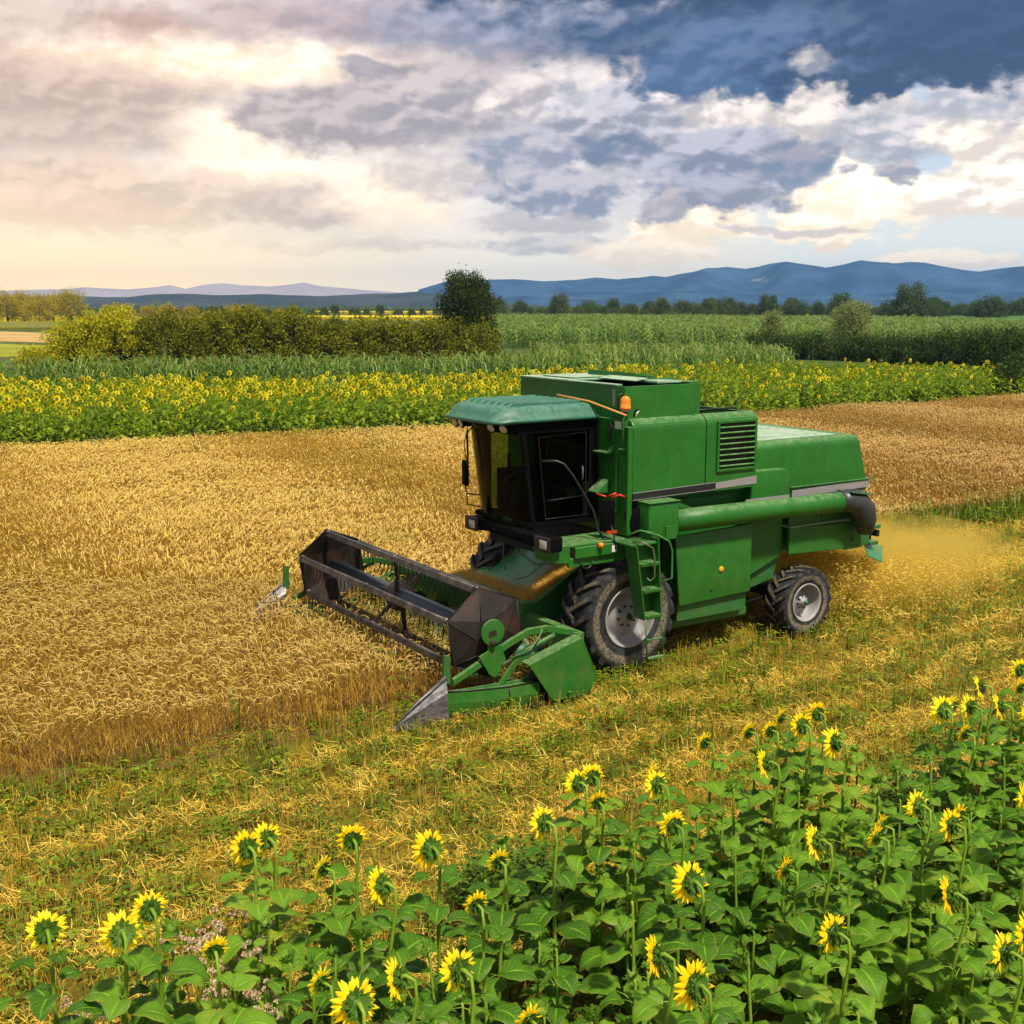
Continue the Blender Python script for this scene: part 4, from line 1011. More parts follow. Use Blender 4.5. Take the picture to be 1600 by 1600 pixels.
# thistles gone to seed
FLUFF = plant_mat('thistle_fluff', (.42, .29, .18), (.58, .43, .30), (.75, .62, .50), .3, .9)
def thistle(seed, xy, h, label, nb=26):
    r = random.Random(seed); root = empty('thistle_plant', (xy[0], xy[1], 0)); st = MB(); fv = []
    for k in range(7):
        th = r.uniform(0, 6.28); L = r.uniform(.05, .22); zt = h * r.uniform(.75, 1.0)
        st.tube([(0, 0, 0), (math.cos(th) * L * .3, math.sin(th) * L * .3, zt * .6), (math.cos(th) * L, math.sin(th) * L, zt)], [.005, .004, .002], 5)
        for j in range(nb // 7 + 1):
            c = Vector((math.cos(th) * L + r.uniform(-.06, .06), math.sin(th) * L + r.uniform(-.06, .06), zt + r.uniform(-.10, .04))); st.tube([(math.cos(th) * L, math.sin(th) * L, zt - .1), c], [.002, .0015], 4)
            q = r.uniform(.014, .024)
            for a in range(34):
                d = Vector((r.gauss(0, 1), r.gauss(0, 1), r.gauss(0, 1) + .5)).normalized(); e = d.orthogonal().normalized() * .004; l = q * r.uniform(.7, 1.3)
                fv.append(([c - e, c + e, c + d * l + e * .9, c + d * l - e * .9], [(0, 1, 2, 3)]))
    st.build('stem', SF_STEM, root); m = MB()
    for v, f in fv: m.add(v, f)
    o = m.build('fluff', FLUFF, root); a = o.data.attributes.new('rnd', 'FLOAT', 'POINT'); a.data.foreach_set('value', np.repeat(np.random.default_rng(seed).random(len(m.v) // 4), 4).astype(np.float32))
    return tag(root, label, 'thistle', 'thistles gone to seed among the left sunflowers')
for i, (x, y, hz) in enumerate([(315, 1445, 1.05), (338, 1468, 1.0), (370, 1470, 1.0), (400, 1475, .95), (365, 1412, 1.0), (412, 1435, .9), (145, 1545, .9), (300, 1470, .9), (430, 1565, .9)]):
    thistle(700 + i, ground(x, y, hz), hz, 'thistle gone to beige fluff among the left front sunflowers')

# ---- far sunflower field
def far_sf(i, flower=True, lod=0):
    r = random.Random(900 + i); h = 1.30 + r.uniform(-.14, .10); parts = [(*ribbon([(0, 0, 0), (0, 0, h)], [.03, .02], (1, -1, 0)), 0)]
    for k in range(9):
        th = k * 2.4 + r.uniform(-.3, .3); z = h * (.25 + .72 * k / 8); L = r.uniform(.24, .34) * (1 - .3 * k / 8); c, s_ = math.cos(th), math.sin(th); w_ = L * .8; dz = r.uniform(-.16, .02)
        parts.append(([(c * .04, s_ * .04, z), (c * L * .6 - s_ * w_ / 2, s_ * L * .6 + c * w_ / 2, z + .05), (c * L * 1.25, s_ * L * 1.25, z + dz), (c * L * .6 + s_ * w_ / 2, s_ * L * .6 - c * w_ / 2, z + .05)], [(0, 1, 2, 3)], 0))
    if flower:
        e = r.uniform(-.1, .35); fr = head_frame((.04, 0, h + .04), e, r.uniform(-.5, .5)); n = 9; vs = []
        for k in range(n):
            a = 6.283 * k / n; da = .30
            parts.append(([fr(.042, a - da, 0), fr(.042, a + da, 0), fr(.105, a + da * .75, -.01 + r.uniform(-.02, .02)), fr(.12, a, 0), fr(.105, a - da * .75, 0)], [(0, 1, 2, 3, 4)], 1))
        parts.append(([fr(.052, 6.283 * k / 7, -.012) for k in range(7)], [tuple(range(7))], 2))
        parts.append(([fr(.046, 6.283 * k / 7, .012) for k in range(7)], [tuple(range(7))], 3))
    else:
        for k in range(4):
            th = k * 1.57; parts.append(([(0, 0, h - .04), (math.cos(th) * .05, math.sin(th) * .05, h + .02), (0, 0, h + .06)], [(0, 1, 2)], 0))
    return proto(parts)
FSL = plant_mat('far_sunflower_leaf', (.07, .13, .006), (.14, .23, .010), (.30, .38, .022), .32, .5)
FSP = plant_mat('far_sunflower_petal', (.92, .66, .008), (1.0, .80, .012), (1.0, .88, .03), .3)
FSB = plant_mat('far_sunflower_back', (.10, .13, .015), (.14, .17, .02), (.18, .19, .02), .1)
FSD = simple('far_sunflower_disk', (.26, .15, .012), .9)
FSM = [FSL, FSP, FSB, FSD]
fpoly = np.array(WB + SB)
fprot = [far_sf(i, True) for i in range(8)] + [far_sf(20 + i, False) for i in range(5)]
def wob(P):   # distance behind the front edge of the field, in metres
    xs, ys = zip(*WB); return P[:, 1] - np.interp(P[:, 0], xs, ys)
P = fill(fpoly, 4.6, lambda P: wob(P) > .5 + .5 * np.sin(P[:, 0] * 1.1), zt=1.5, m=40); n = len(P)
sparse = np.clip((P[:, 0] - 4) / 10, 0, .55)          # fewer blooms to the right
front = wob(P) < 4.5
isfl = rng.random(n) < np.where(front, .10, (.62 - .75 * sparse) * (.6 + .8 * clumpy(P, .9)))
pick = np.where(isfl, rng.integers(0, 8, n), 8 + rng.integers(0, 5, n))
sc = (1 + rng.normal(0, .07, n)) * np.where(wob(P) < 1.2, .75, 1)
frot = R(90 + 28) + rng.normal(0, .55, n)
# the nearest ones stand as plants of their own
ordr = np.argsort(wob(P) + 3 * rng.random(n) + np.where(isfl, 0, 30)); nind = 300 - len(HEADS) - ntot; ind = ordr[:max(0, nind)]
rest = np.ones(n, bool); rest[ind] = False
tag(scatter('sunflower_field', fprot, P[rest], frot[rest], sc[rest], pick[rest], FSM), 'broad field of flowering sunflowers behind the wheat', 'sunflowers', kind='stuff')
fm = [scatter('sunflower', [fprot[k]], np.zeros((1, 2)), np.zeros(1), np.ones(1), np.zeros(1, int), FSM, data_only=True, rnd=np.array([.1 + .1 * k])) for k in range(8)]
for j in ind:
    o = bpy.data.objects.new('sunflower', fm[pick[j] % 8]); COL.objects.link(o); o.location = (P[j, 0], P[j, 1], 0); o.rotation_euler = (0, 0, frot[j]); o.scale = (sc[j],) * 3
    tag(o, 'far flowering sunflower along the front edge of the field beyond the wheat', 'sunflower', 'flowering sunflowers along the front of the far field')

# ================================================================== COMBINE HARVESTER
# local frame: x to the rear, y to the far side, z up; origin on the ground under the near front wheel
CB = empty('combine_harvester', (float(O2[0]), float(O2[1]), 0), math.pi / 2 - AZU)
tag(CB, 'green combine harvester with dark glass cab cutting wheat with its front reel', 'combine harvester')

# ---- body
b = MB()
b.prism([(.02, 1.98), (.02, 1.45), (.45, 1.0), (.95, .60), (2.25, .60), (2.45, .98), (3.05, 1.32), (4.62, 1.26), (4.78, 2.30), (2.3, 2.42), (.02, 2.42)], .30, 2.85)
body = b.build('body', GREEN, CB, .02)
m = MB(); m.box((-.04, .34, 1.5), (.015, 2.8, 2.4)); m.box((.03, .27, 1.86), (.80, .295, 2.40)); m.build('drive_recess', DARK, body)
m = MB(); m.box((.9, .20, .45), (2.35, 2.6, .595)); m.build('belly_pan', GREEN_D, body, .03)
# hanging lower edge and brackets behind the panel
m = MB(); m.prism([(2.2, .62), (2.32, 1.02), (3.02, 1.28), (3.02, 1.9), (2.2, 1.9)], .20, .295); m.build('side_sheet', GREEN, body, .008)
# side panel with orange reflector
m = MB(); m.hexa([(.84, -.02, .84), (2.19, -.02, .88), (2.19, .03, .88), (.84, .03, .84), (.74, -.02, 1.84), (2.19, -.02, 1.88), (2.19, .03, 1.88), (.74, .03, 1.84)])
sp = m.build('side_panel', GREEN, CB, .014, 3)
m = MB(); m.disc_y((1.60, -.028, 1.28), .042, .016, 20); m.build('reflector', ORANGE_R, sp)
m = MB(); m.disc_y((1.42, -.024, .99), .018, .01, 10); m.build('latch', BLACKM, sp)
m = MB(); m.box((.86, .05, .60), (2.17, .09, .86)); m.build('lower_edge', GREEN_D, sp, .006)
for x in (.95, 1.55, 2.12):
    m = MB(); m.tube([(x, -.012, 1.80), (x, -.028, 1.80)], .012, 6); m.build('panel_bolt', BLACKM, sp)
for x, z in ((.10, 2.34), (.34, 2.34), (.58, 2.34), (.58, 2.16), (.58, 1.96)):
    m = MB(); m.tube([(x, -.24, z), (x, -.252, z)], .009, 6); m.build('panel_bolt', GREEN_D, body)
for x in (.02, .75, 2.30):
    m = MB(); m.box((x, .28, 1.10), (x + .018, .302, 1.9)); m.build('panel_seam', DARK, body)
# lower rear panel
m = MB(); m.hexa([(3.06, .08, 1.30), (4.70, .08, 1.24), (4.70, .14, 1.24), (3.06, .14, 1.30), (3.06, .08, 1.70), (4.55, .08, 1.66), (4.55, .14, 1.66), (3.06, .14, 1.70)])
rp = m.build('rear_side_panel', GREEN, CB, .012)
m = MB(); m.box((3.08, .085, 1.700), (4.52, .30, 1.716)); m.build('panel_ledge', PALE, rp)
m = MB(); m.tube([(4.42, .07, 1.58), (4.42, .045, 1.58), (4.42, .045, 1.38), (4.42, .07, 1.38)], .012, 6); m.build('handle', GREEN_D, rp)

# ---- grain tank
def rounded(y0, y1, z0, z1, r, n=5):
    p = [(y0, z0)] + [(y0 + r - r * math.cos(a), z1 - r + r * math.sin(a)) for a in np.linspace(0, math.pi / 2, n)] + [(y1 - r + r * math.sin(a), z1 - r + r * math.cos(a)) for a in np.linspace(0, math.pi / 2, n)] + [(y1, z0)]
    return [(float(a), float(c)) for a, c in p]
m = MB(); m.prism_x(rounded(0, 2.95, 2.42, 3.50, .15, 7)[::-1], -.02, 1.27)
tank = m.build('grain_tank', GREEN, CB, .02, 2)
for p in tank.data.polygons: p.use_smooth = False
m = MB()                                                   # engine bay tray behind: walls and dark floor
prof = rounded(0, 2.95, 2.42, 3.50, .15, 7)
near = [(y, z) for y, z in prof if y < 1.0]; nearp = near + [(y + .06, z - .03) for y, z in near[::-1]]
for (a, c) in zip(near[:-1], near[1:]):
    m.add([(1.275, a[0], a[1]), (2.24, a[0], a[1]), (2.24, c[0], c[1]), (1.275, c[0], c[1])], [(0, 1, 2, 3)], True)
m.box((1.275, .15, 3.455), (2.24, .20, 3.495)); m.box((2.19, .005, 2.42), (2.238, 2.93, 3.30)); m.box((2.19, .20, 3.30), (2.238, 2.93, 3.49)); m.box((1.275, 2.90, 2.42), (2.24, 2.95, 3.50))
m.add([(2.238, 0.0, 2.42)] + [(2.238, y, z) for y, z in near] + [(2.238, .2, 2.42)], [tuple(range(len(near) + 2))])
bay = m.build('engine_bay', GREEN, CB)
m = MB(); m.box((1.28, .10, 3.10), (2.18, 2.88, 3.14)); m.build('bay_floor', DARK, bay)
m = MB(); m.tube([(1.30, .60, 3.50), (2.2, .40, 3.52)], .012, 5); m.tube([(1.30, 1.15, 3.53), (2.2, 1.05, 3.55)], .012, 5); m.box((1.5, .7, 3.14), (1.95, 1.3, 3.40)); m.build('bay_rail', BLACKM, bay)
# front wall of the tank reaching down behind the cab
m = MB(); m.box((-.10, .0, 1.93), (-.022, 2.95, 3.40)); m.box((-.10, .10, 3.40), (-.022, 2.85, 3.49)); fw_ = m.build('front_wall', GREEN, tank, .012)
m = MB()
for (y, z) in ((.40, 3.30),): m.prism_x([(y - .035 + .035 * 1 - .035 * math.cos(a), z + (.085 if math.sin(a) >= 0 else -.085) + .035 * math.sin(a)) for a in np.linspace(0, 2 * math.pi, 16, endpoint=False)][::1], -.112, -.104)
m.build('sight_window', simple('sight_glass', (.045, .045, .04), .25), tank)
m = MB(); y, z = .03, 2.22; m.prism_x([(y + .02 * math.cos(a), z + (.05 if math.sin(a) >= 0 else -.05) + .02 * math.sin(a)) for a in np.linspace(0, 2 * math.pi, 14, endpoint=False)], -.112, -.104); m.build('hand_slot', DARK, tank)
m = MB(); m.box((-.112, .15, 3.36), (-.104, .285, 3.46)); m.build('plate', WHITE, tank)
m = MB(); m.box((-.26, .30, 3.02), (-.104, .58, 3.045)); m.prism([(-.10, 3.02), (-.26, 3.02), (-.10, 3.14)], .30, .315); m.build('bracket_shelf', GREEN_D, tank)
m = MB(); m.tube([(-.13, .20, 2.20), (-.15, .20, 2.28), (-.15, .20, 3.02), (-.16, .12, 3.10), (-.12, .06, 3.10)], .012, 6); m.build('grab_rail', GREEN, tank)
m = MB(); m.prism([(-.12, 2.66), (-.32, 2.50), (-.32, 2.48), (-.12, 2.48)], .38, .59); m.build('corner_gusset', GREEN_D, tank, .006)
# stripe round the lower edge
m = MB(); m.hexa([(-.02, -.008, 2.42), (1.46, -.008, 2.445), (1.46, -.001, 2.445), (-.02, -.001, 2.42), (-.02, -.008, 2.50), (1.46, -.008, 2.53), (1.46, -.001, 2.53), (-.02, -.001, 2.50)]); m.build('black_stripe', STRIPE_B, tank)
m = MB(); m.hexa([(1.463, -.008, 2.445), (2.245, -.008, 2.46), (2.245, -.001, 2.46), (1.463, -.001, 2.445), (1.463, -.008, 2.53), (2.245, -.008, 2.575), (2.245, -.001, 2.575), (1.463, -.001, 2.53)])
for z0, z1 in ((2.505, 2.534), (2.410, 2.436)):
    m.hexa([(-.02, -.009, z0), (1.46, -.009, z1), (1.46, -.002, z1), (-.02, -.002, z0), (-.02, -.009, z0 + .008), (1.46, -.009, z1 + .008), (1.46, -.002, z1 + .008), (-.02, -.002, z0 + .008)])
m.build('grey_stripe', STRIPE_G, tank)
m = MB(); m.prism_x([(.0, 2.415), (.25, 2.30), (2.7, 2.30), (2.95, 2.415)], -.01, 2.0); m.build('tank_bottom', GREEN_D, tank)
# louvred grille
m = MB(); gx0, gx1, gz0, gz1 = 1.50, 2.17, 2.72, 3.36
m.box((gx0 - .04, -.03, gz0 - .04), (gx1 + .03, -.002, gz0)); m.box((gx0 - .04, -.03, gz1), (gx1 + .03, -.002, gz1 + .04))
m.box((gx0 - .04, -.03, gz0), (gx0, -.002, gz1)); m.box((gx1, -.03, gz0), (gx1 + .03, -.002, gz1))
gr = m.build('grille', GREEN, CB, .006)
m = MB(); m.box((gx0, -.006, gz0), (gx1, -.002, gz1)); m.build('grille_back', DARK, gr)
m = MB()
for k in range(8):
    z = gz0 + .03 + k * (gz1 - gz0 - .02) / 8; m.hexa([(gx0, -.040, z), (gx1, -.040, z), (gx1, -.010, z + .012), (gx0, -.010, z + .012), (gx0, -.044, z + .010), (gx1, -.044, z + .010), (gx1, -.012, z + .022), (gx0, -.012, z + .022)])
m.build('louvre', GREEN, gr)
m = MB(); m.box((1.62, -.009, 2.86), (1.70, -.0065, 3.0)); m.box((1.72, -.009, 3.02), (1.80, -.0065, 3.12)); m.box((1.66, -.009, 3.2), (2.0, -.0065, 3.22)); m.build('grille_rust', RUST, gr)
# upper extension with open hatch
m = MB(); ex0, ex1, ey0, ey1, ez0, ez1 = -.08, 1.24, .12, 2.62, 3.495, 3.925
m.box((ex0, ey0, ez0), (ex1, ey0 + .02, ez1)); m.box((ex0, ey1 - .02, ez0), (ex1, ey1, ez1)); m.box((ex0, ey0 + .021, ez0), (ex0 + .02, ey1 - .021, ez1)); m.box((ex1 - .02, ey0 + .021, ez0), (ex1, ey1 - .021, ez1))
ext = m.build('tank_extension', GREEN, CB, .004)
m = MB(); m.box((ex0 + .03, ey0 + .03, 3.66), (ex1 - .03, ey1 - .03, 3.68)); m.build('hatch_inside', DARK, ext)
m = MB(); m.box((ex0 - .01, 1.42, ez1 + .001), (ex1 + .01, ey1 + .01, ez1 + .025)); m.box((ex0 - .01, .30, ez1 + .001), (.02, 1.418, ez1 + .02)); m.hexa([(.62, .30, 3.93), (1.22, .30, 3.93), (1.22, 1.38, 3.93), (.62, 1.38, 3.93), (.62, .30, 3.96), (1.22, .30, 3.945), (1.22, 1.38, 3.945), (.62, 1.38, 3.97)]); m.hexa([(.44, .55, 3.95), (.66, .55, 3.98), (.66, 1.40, 3.98), (.44, 1.40, 3.95), (.44, .55, 3.965), (.66, .55, 3.995), (.66, 1.40, 3.995), (.44, 1.40, 3.965)])
rf = m.build('roof_lid', PALE, ext, .004)
m = MB(); m.box((.10, 1.55, 3.952), (.13, 2.3, 3.965)); m.box((.10, 1.55, 3.952), (.75, 1.58, 3.965)); m.box((.62, 1.39, 3.96), (.66, 1.43, 3.99)); m.box((1.0, .8, 3.948), (1.03, 2.4, 3.99)); m.box((.7, .6, 3.968), (1.2, .63, 3.985)); m.build('lid_hinge', GREEN, ext)
m = MB(); m.box((1.05, .14, 3.93), (1.26, .95, 3.948)); m.hexa([(.95, 1.2, 3.95), (1.26, 1.2, 3.95), (1.26, 2.3, 3.95), (.95, 2.3, 3.95), (.95, 1.2, 4.02), (1.26, 1.2, 3.98), (1.26, 2.3, 3.98), (.95, 2.3, 4.02)]); m.build('folded_lid', GREEN, ext)
m = MB(); m.prism_x([(.36 - .03 * math.cos(a), 3.77 + (.09 if math.sin(a) >= 0 else -.09) + .035 * math.sin(a)) for a in np.linspace(0, 2 * math.pi, 16, endpoint=False)], ex0 - .006, ex0 - .001); m.build('sight_window', simple('sight_glass_bright', (.17, .18, .17), .2), ext)
m = MB(); m.tube([(-.10, .24, 3.60), (-.11, .24, 3.80), (-.10, .16, 3.83)], .010, 6); m.build('grab_rail', GREEN, ext)

# ---- beacon and work lamp on their pole
m = MB(); m.tube([(-.13, .08, 3.02), (-.13, .08, 3.50), (-.10, .08, 3.56), (-.10, .08, 3.62)], .016, 8); bp = m.build('lamp_pole', GREEN, CB)
m = MB(); c = (-.10, .08, 0); n = 20; vs = []
prof = [(.05, 3.625), (.074, 3.63), (.074, 3.665), (.066, 3.67), (.068, 3.73), (.060, 3.775), (.036, 3.80), (.001, 3.808)]
def lathe_z(m, prof, c, n=20, smooth=True):
    k = len(prof); vs = [(c[0] + r * math.cos(6.2832 * i / n), c[1] + r * math.sin(6.2832 * i / n), c[2] + z) for i in range(n) for r, z in prof]
    return m.add(vs, [(i * k + j, ((i + 1) % n) * k + j, ((i + 1) % n) * k + j + 1, i * k + j + 1) for i in range(n) for j in range(k - 1)], smooth)
lathe_z(m, prof, c); bc = m.build('beacon', AMBER, CB)
m = MB(); lathe_z(m, [(.001, 3.60), (.05, 3.60), (.05, 3.628), (.001, 3.628)], c); m.build('beacon_base', simple('grey_cap', (.35, .35, .35), .5), bc)
def work_lamp(loc, d, s=1.0):
    m = MB(); d = Vector(d).normalized(); p = Vector(loc)
    m.tube([p - d * .07 * s, p - d * .055 * s, p, p + d * .012 * s], [.03 * s, .058 * s, .075 * s, .075 * s], 14); m.tube([p - d * .04, p - d * .04 + Vector((0, 0, .09))], .012, 6)
    o = m.build('work_lamp', BLACK, CB); m = MB(); m.tube([p + d * .0125 * s, p + d * .018 * s], [.062 * s, .05 * s], 14); m.build('lamp_lens', LENS, o); return o
work_lamp((.14, .14, 3.55), (.35, -.85, -.35))

# ---- cab
ca = MB(); ny, fy = .60, 1.95
ca.box((-.30, ny, 2.14), (-.14, ny + .10, 3.42)); ca.box((-.30, fy - .10, 2.14), (-.14, fy, 3.42)); ca.box((-.17, ny + .10, 2.14), (-.14, fy - .10, 2.70)); ca.box((-.17, ny + .10, 3.1), (-.14, fy - .10, 3.42))
# front pillars lean in towards the bottom
ca.hexa([(-1.17, fy - .06, 2.10), (-1.05, fy - .06, 2.10), (-1.05, fy, 2.10), (-1.17, fy, 2.10), (-1.36, fy - .06, 3.40), (-1.06, fy - .06, 3.40), (-1.06, fy, 3.40), (-1.36, fy, 3.40)])
for y in (ny,): ca.hexa([(-1.24, y, 2.13), (-1.17, y, 2.13), (-1.17, y + .05, 2.13), (-1.24, y + .05, 2.13), (-1.41, y, 3.40), (-1.33, y, 3.40), (-1.33, y + .05, 3.40), (-1.41, y + .05, 3.40)])
ca.box((-1.46, ny - .004, 3.32), (-.14, ny + .06, 3.48)); ca.box((-1.46, fy - .06, 3.32), (-.14, fy + .004, 3.48)); ca.box((-.40, ny - .003, 2.13), (-.141, ny + .05, 2.62))
ca.box((-1.30, ny, 2.06), (-.14, fy, 2.13)); ca.hexa([(-1.48, ny, 3.36), (-1.40, ny, 3.36), (-1.40, fy, 3.36), (-1.48, fy, 3.36), (-1.56, ny, 3.48), (-1.40, ny, 3.48), (-1.40, fy, 3.48), (-1.56, fy, 3.48)])
cab = ca.build('cab', BLACK, CB, .012)
# curved windscreen
def wind(q, z):      # q across 0..1, bulging forward; leans back towards the bottom
    y = ny + .04 + (fy - ny - .08) * q; f = (z - 2.0) / 1.4; bul = .20 * (1 - (2 * q - 1) ** 2) ** .8
    return (-1.18 - .20 * f - bul, y, z)
ws = MB(); nq, nz = 12, 6; vs = []
for i in range(nq + 1):
    q = i / nq; zb = 2.13 - .17 * (1 - (2 * q - 1) ** 4) ** .8
    for j in range(nz + 1): vs.append(wind(q, zb + (3.40 - zb) * j / nz))
ws.add(vs, [(i * (nz + 1) + j, i * (nz + 1) + j + 1, (i + 1) * (nz + 1) + j + 1, (i + 1) * (nz + 1) + j) for i in range(nq) for j in range(nz)], True); ws.build('windscreen', GLASS, cab)
m = MB(); m.tube([Vector(vs[i * (nz + 1)]) + Vector((-.012, 0, 0)) for i in range(nq + 1)], .016, 6); m.build('windscreen_seal', simple('seal_rubber', (.10, .095, .085), .5), cab)
m = MB(); bot = [Vector(vs[i * (nz + 1)]) for i in range(nq + 1)]
m.add([p for p in bot] + [Vector((-1.16, p.y, 2.06)) for p in bot], [(i, i + 1, nq + 2 + i, nq + 1 + i) for i in range(nq)], True)
m.add([p + Vector((0, 0, -.002)) for p in bot] + [Vector((p.x + .04, p.y, 1.93)) for p in bot], [(i, i + 1, nq + 2 + i, nq + 1 + i) for i in range(nq)], True); m.build('cab_nose', BLACK, cab)
def pane(name, gm, p):
    m = MB(); m.add(p, [(0, 1, 2, 3)]); return m.build(name, gm, cab)
pane('side_window', GLASS, [(-1.15, fy - .02, 2.14), (-.30, fy - .02, 2.14), (-.30, fy - .02, 3.36), (-1.33, fy - .02, 3.36)])
dr = pane('door', DGLASS, [(-1.16, ny + .02, 2.14), (-.30, ny + .02, 2.14), (-.30, ny + .02, 3.36), (-1.34, ny + .02, 3.36)])
m = MB(); m.tube([(-1.02, ny - .012, 2.17), (-1.14, ny - .012, 3.27), (-.36, ny - .012, 3.30), (-.36, ny - .012, 2.17), (-1.02, ny - .012, 2.17)], .008, 4, smooth=False); m.tube([(-1.0, ny - .03, 2.42), (-.42, ny - .03, 2.44)], .009, 6); m.build('door_frame', BLACKM, dr)
m = MB(); m.tube([(-.43, ny - .02, 2.66), (-.44, ny - .05, 2.68), (-.44, ny - .05, 2.82), (-.43, ny - .02, 2.84)], .012, 6); m.build('door_handle', simple('grey_handle', (.10, .10, .10), .4), dr)
# inside: seat, steering column and wheel, console, floor
m = MB(); m.box((-.80, 1.02, 2.42), (-.42, 1.50, 2.54)); m.hexa([(-.46, 1.02, 2.52), (-.36, 1.02, 2.52), (-.36, 1.50, 2.52), (-.46, 1.50, 2.52), (-.38, 1.06, 3.08), (-.28, 1.06, 3.08), (-.28, 1.46, 3.08), (-.38, 1.46, 3.08)]); m.box((-.72, 1.10, 2.14), (-.50, 1.42, 2.42)); m.build('seat', SEATF, cab, .03, 3)
m = MB(); m.tube([(-1.12, 1.27, 2.14), (-1.02, 1.27, 2.62)], .035, 8); m.tube([(-1.02 + .06 * math.cos(a) * -1, 1.27 + .19 * math.sin(a), 2.64 + .19 * math.cos(a) * .35 + 0 * a) if 0 else (-1.02 + .19 * math.cos(a) * .9, 1.27 + .19 * math.sin(a), 2.66 + .19 * math.cos(a) * .35) for a in np.linspace(0, 6.2832, 20)], .013, 6, cap=False); m.build('steering_wheel', BLACKM, cab)
m = MB(); m.box((-1.0, 1.58, 2.14), (-.45, 1.85, 2.72)); m.box((-.95, 1.62, 2.73), (-.9, 1.66, 2.95)); m.build('console', BLACK, cab, .02)
m = MB(); m.hexa([(-.62, .70, 2.40), (-.40, .70, 2.40), (-.40, .72, 2.40), (-.62, .72, 2.40), (-.60, .70, 2.54), (-.38, .70, 2.54), (-.38, .72, 2.54), (-.60, .72, 2.54)]); m.build('cloth', simple('pale_cloth', (.16, .22, .18), .8), cab)
m = MB()
for (y, x) in ((1.05, -1.33), (1.42, -1.32)): m.add([(x + .03 * math.cos(a) * c_ - .0, y + .11 * math.sin(a) * c_, 2.12 + .045 * math.cos(b_)) for b_ in np.linspace(.1, 3.0, 5) for c_ in [math.sin(b_)] for a in np.linspace(0, 6.2832, 10, endpoint=False)], [(i * 10 + j, i * 10 + (j + 1) % 10, (i + 1) * 10 + (j + 1) % 10, (i + 1) * 10 + j) for i in range(4) for j in range(10)], True)
m.build('glove', simple('blue_knit', (.03, .09, .16), .8, var=.6, scale=40), cab)
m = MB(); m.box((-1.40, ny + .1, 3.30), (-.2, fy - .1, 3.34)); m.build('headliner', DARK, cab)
# roof: rounded cap with ribs
ro = MB(); rx0, rx1, ry0, ry1 = -1.80, -.16, .52, 2.04
def ring(inset, z, fr_=0.16, n=5):
    x0, x1, y0, y1 = rx0 + inset + fr_ * 0, rx1 - inset * .6, ry0 + inset, ry1 - inset; r = .22; p = []
    for cx, cy, a0, rr in ((x0 + r * 1.5, y0 + r, 180, r), (x1 - .06, y0 + .06, 270, .06), (x1 - .06, y1 - .06, 0, .06), (x0 + r * 1.5, y1 - r, 90, r)):
        for a in np.linspace(a0, a0 + 90, n): ra = R(a); p.append((cx + math.cos(ra) * rr * (1.5 if cx < -1 else 1), cy + math.sin(ra) * rr, z))
    return p
rings = [ring(.03, 3.47), ring(0, 3.485), ring(.0, 3.515), ring(.035, 3.53), ring(.075, 3.60), ring(.12, 3.655), ring(.19, 3.675)]
# bow the front edge forward
def bow(p):
    q = (p[1] - 1.28) / .76; return (p[0] - (.07 * (1 - q * q) if p[0] < -1.2 else 0), p[1], p[2] + .02 * (1 - q * q) - .02 * ((p[0] < -1.6)))
k = len(rings[0]); ro.add([bow(p) for r_ in rings for p in r_], [(i * k + j, i * k + (j + 1) % k, (i + 1) * k + (j + 1) % k, (i + 1) * k + j) for i in range(len(rings) - 1) for j in range(k)] + [tuple(range((len(rings) - 1) * k, len(rings) * k)), tuple(range(k))[::-1]], True)
roof = ro.build('roof', CABROOF, cab)
m = MB()
for i in range(7):
    y = .76 + i * .173; m.hexa([(-1.54, y - .045, 3.67), (-.34, y - .045, 3.67), (-.34, y + .045, 3.67), (-1.54, y + .045, 3.67), (-1.46, y - .030, 3.725), (-.38, y - .030, 3.725), (-.38, y + .030, 3.725), (-1.46, y + .030, 3.725)])
m.build('roof_rib', CABROOF, roof, .008)
for y in (1.86, 1.70): work_lamp((-1.66, y, 3.40), (-.9, -.1 if y > 1.8 else .05, -.35), 1.0)
work_lamp((-1.60, 1.02, 3.39), (-.85, -.2, -.4), 1.05); work_lamp((-1.56, .78, 3.39), (-.85, -.3, -.4), 1.05)
m = MB(); m.tube([(-1.47, 1.60, 3.42), (-1.60, 1.66, 3.25), (-1.56, 1.70, 2.85)], .010, 5); m.tube([(-1.50, 1.75, 3.42), (-1.57, 1.78, 3.1), (-1.50, 1.79, 2.7)], .008, 5); m.tube([(-1.59, 1.66, 3.30), (-1.54, 1.72, 2.60)], .014, 4); m.build('wiper', BLACKM, cab)
# mirrors
def mirror(arm, p, d, w_, h, mat2):
    m = MB(); m.tube(arm, .011, 6); a = m.build('mirror', BLACKM, CB)
    d = Vector(d).normalized(); s_ = Vector((0, 0, 1)).cross(d).normalized(); P_ = Vector(p); u = Vector((0, 0, 1))
    def slab(t0, t1, k_): return [P_ + d * t + s_ * (x * w_ / 2 * k_) + u * (z * h / 2 * k_) for t in (t0, t1) for x, z in ((-1, -1), (1, -1), (1, 1), (-1, 1))]
    m = MB(); m.hexa(slab(-.03, .02, 1)); m.build('mirror_housing', BLACK, a, .015, 3); m = MB(); m.hexa(slab(.021, .024, .86)); m.build('mirror_glass', mat2, a); return a
mirror([(-1.05, 1.97, 2.30), (-1.20, 2.32, 2.30), (-1.21, 2.35, 2.36), (-1.21, 2.35, 2.50)], (-1.21, 2.35, 2.60), (.92, -.25, 0), .22, .36, MIRROR)
m = MB(); m.tube([(-1.05, 1.97, 2.12), (-1.19, 2.33, 2.14), (-1.20, 2.34, 2.30)], .010, 6); m.build('mirror_arm', BLACKM, CB)
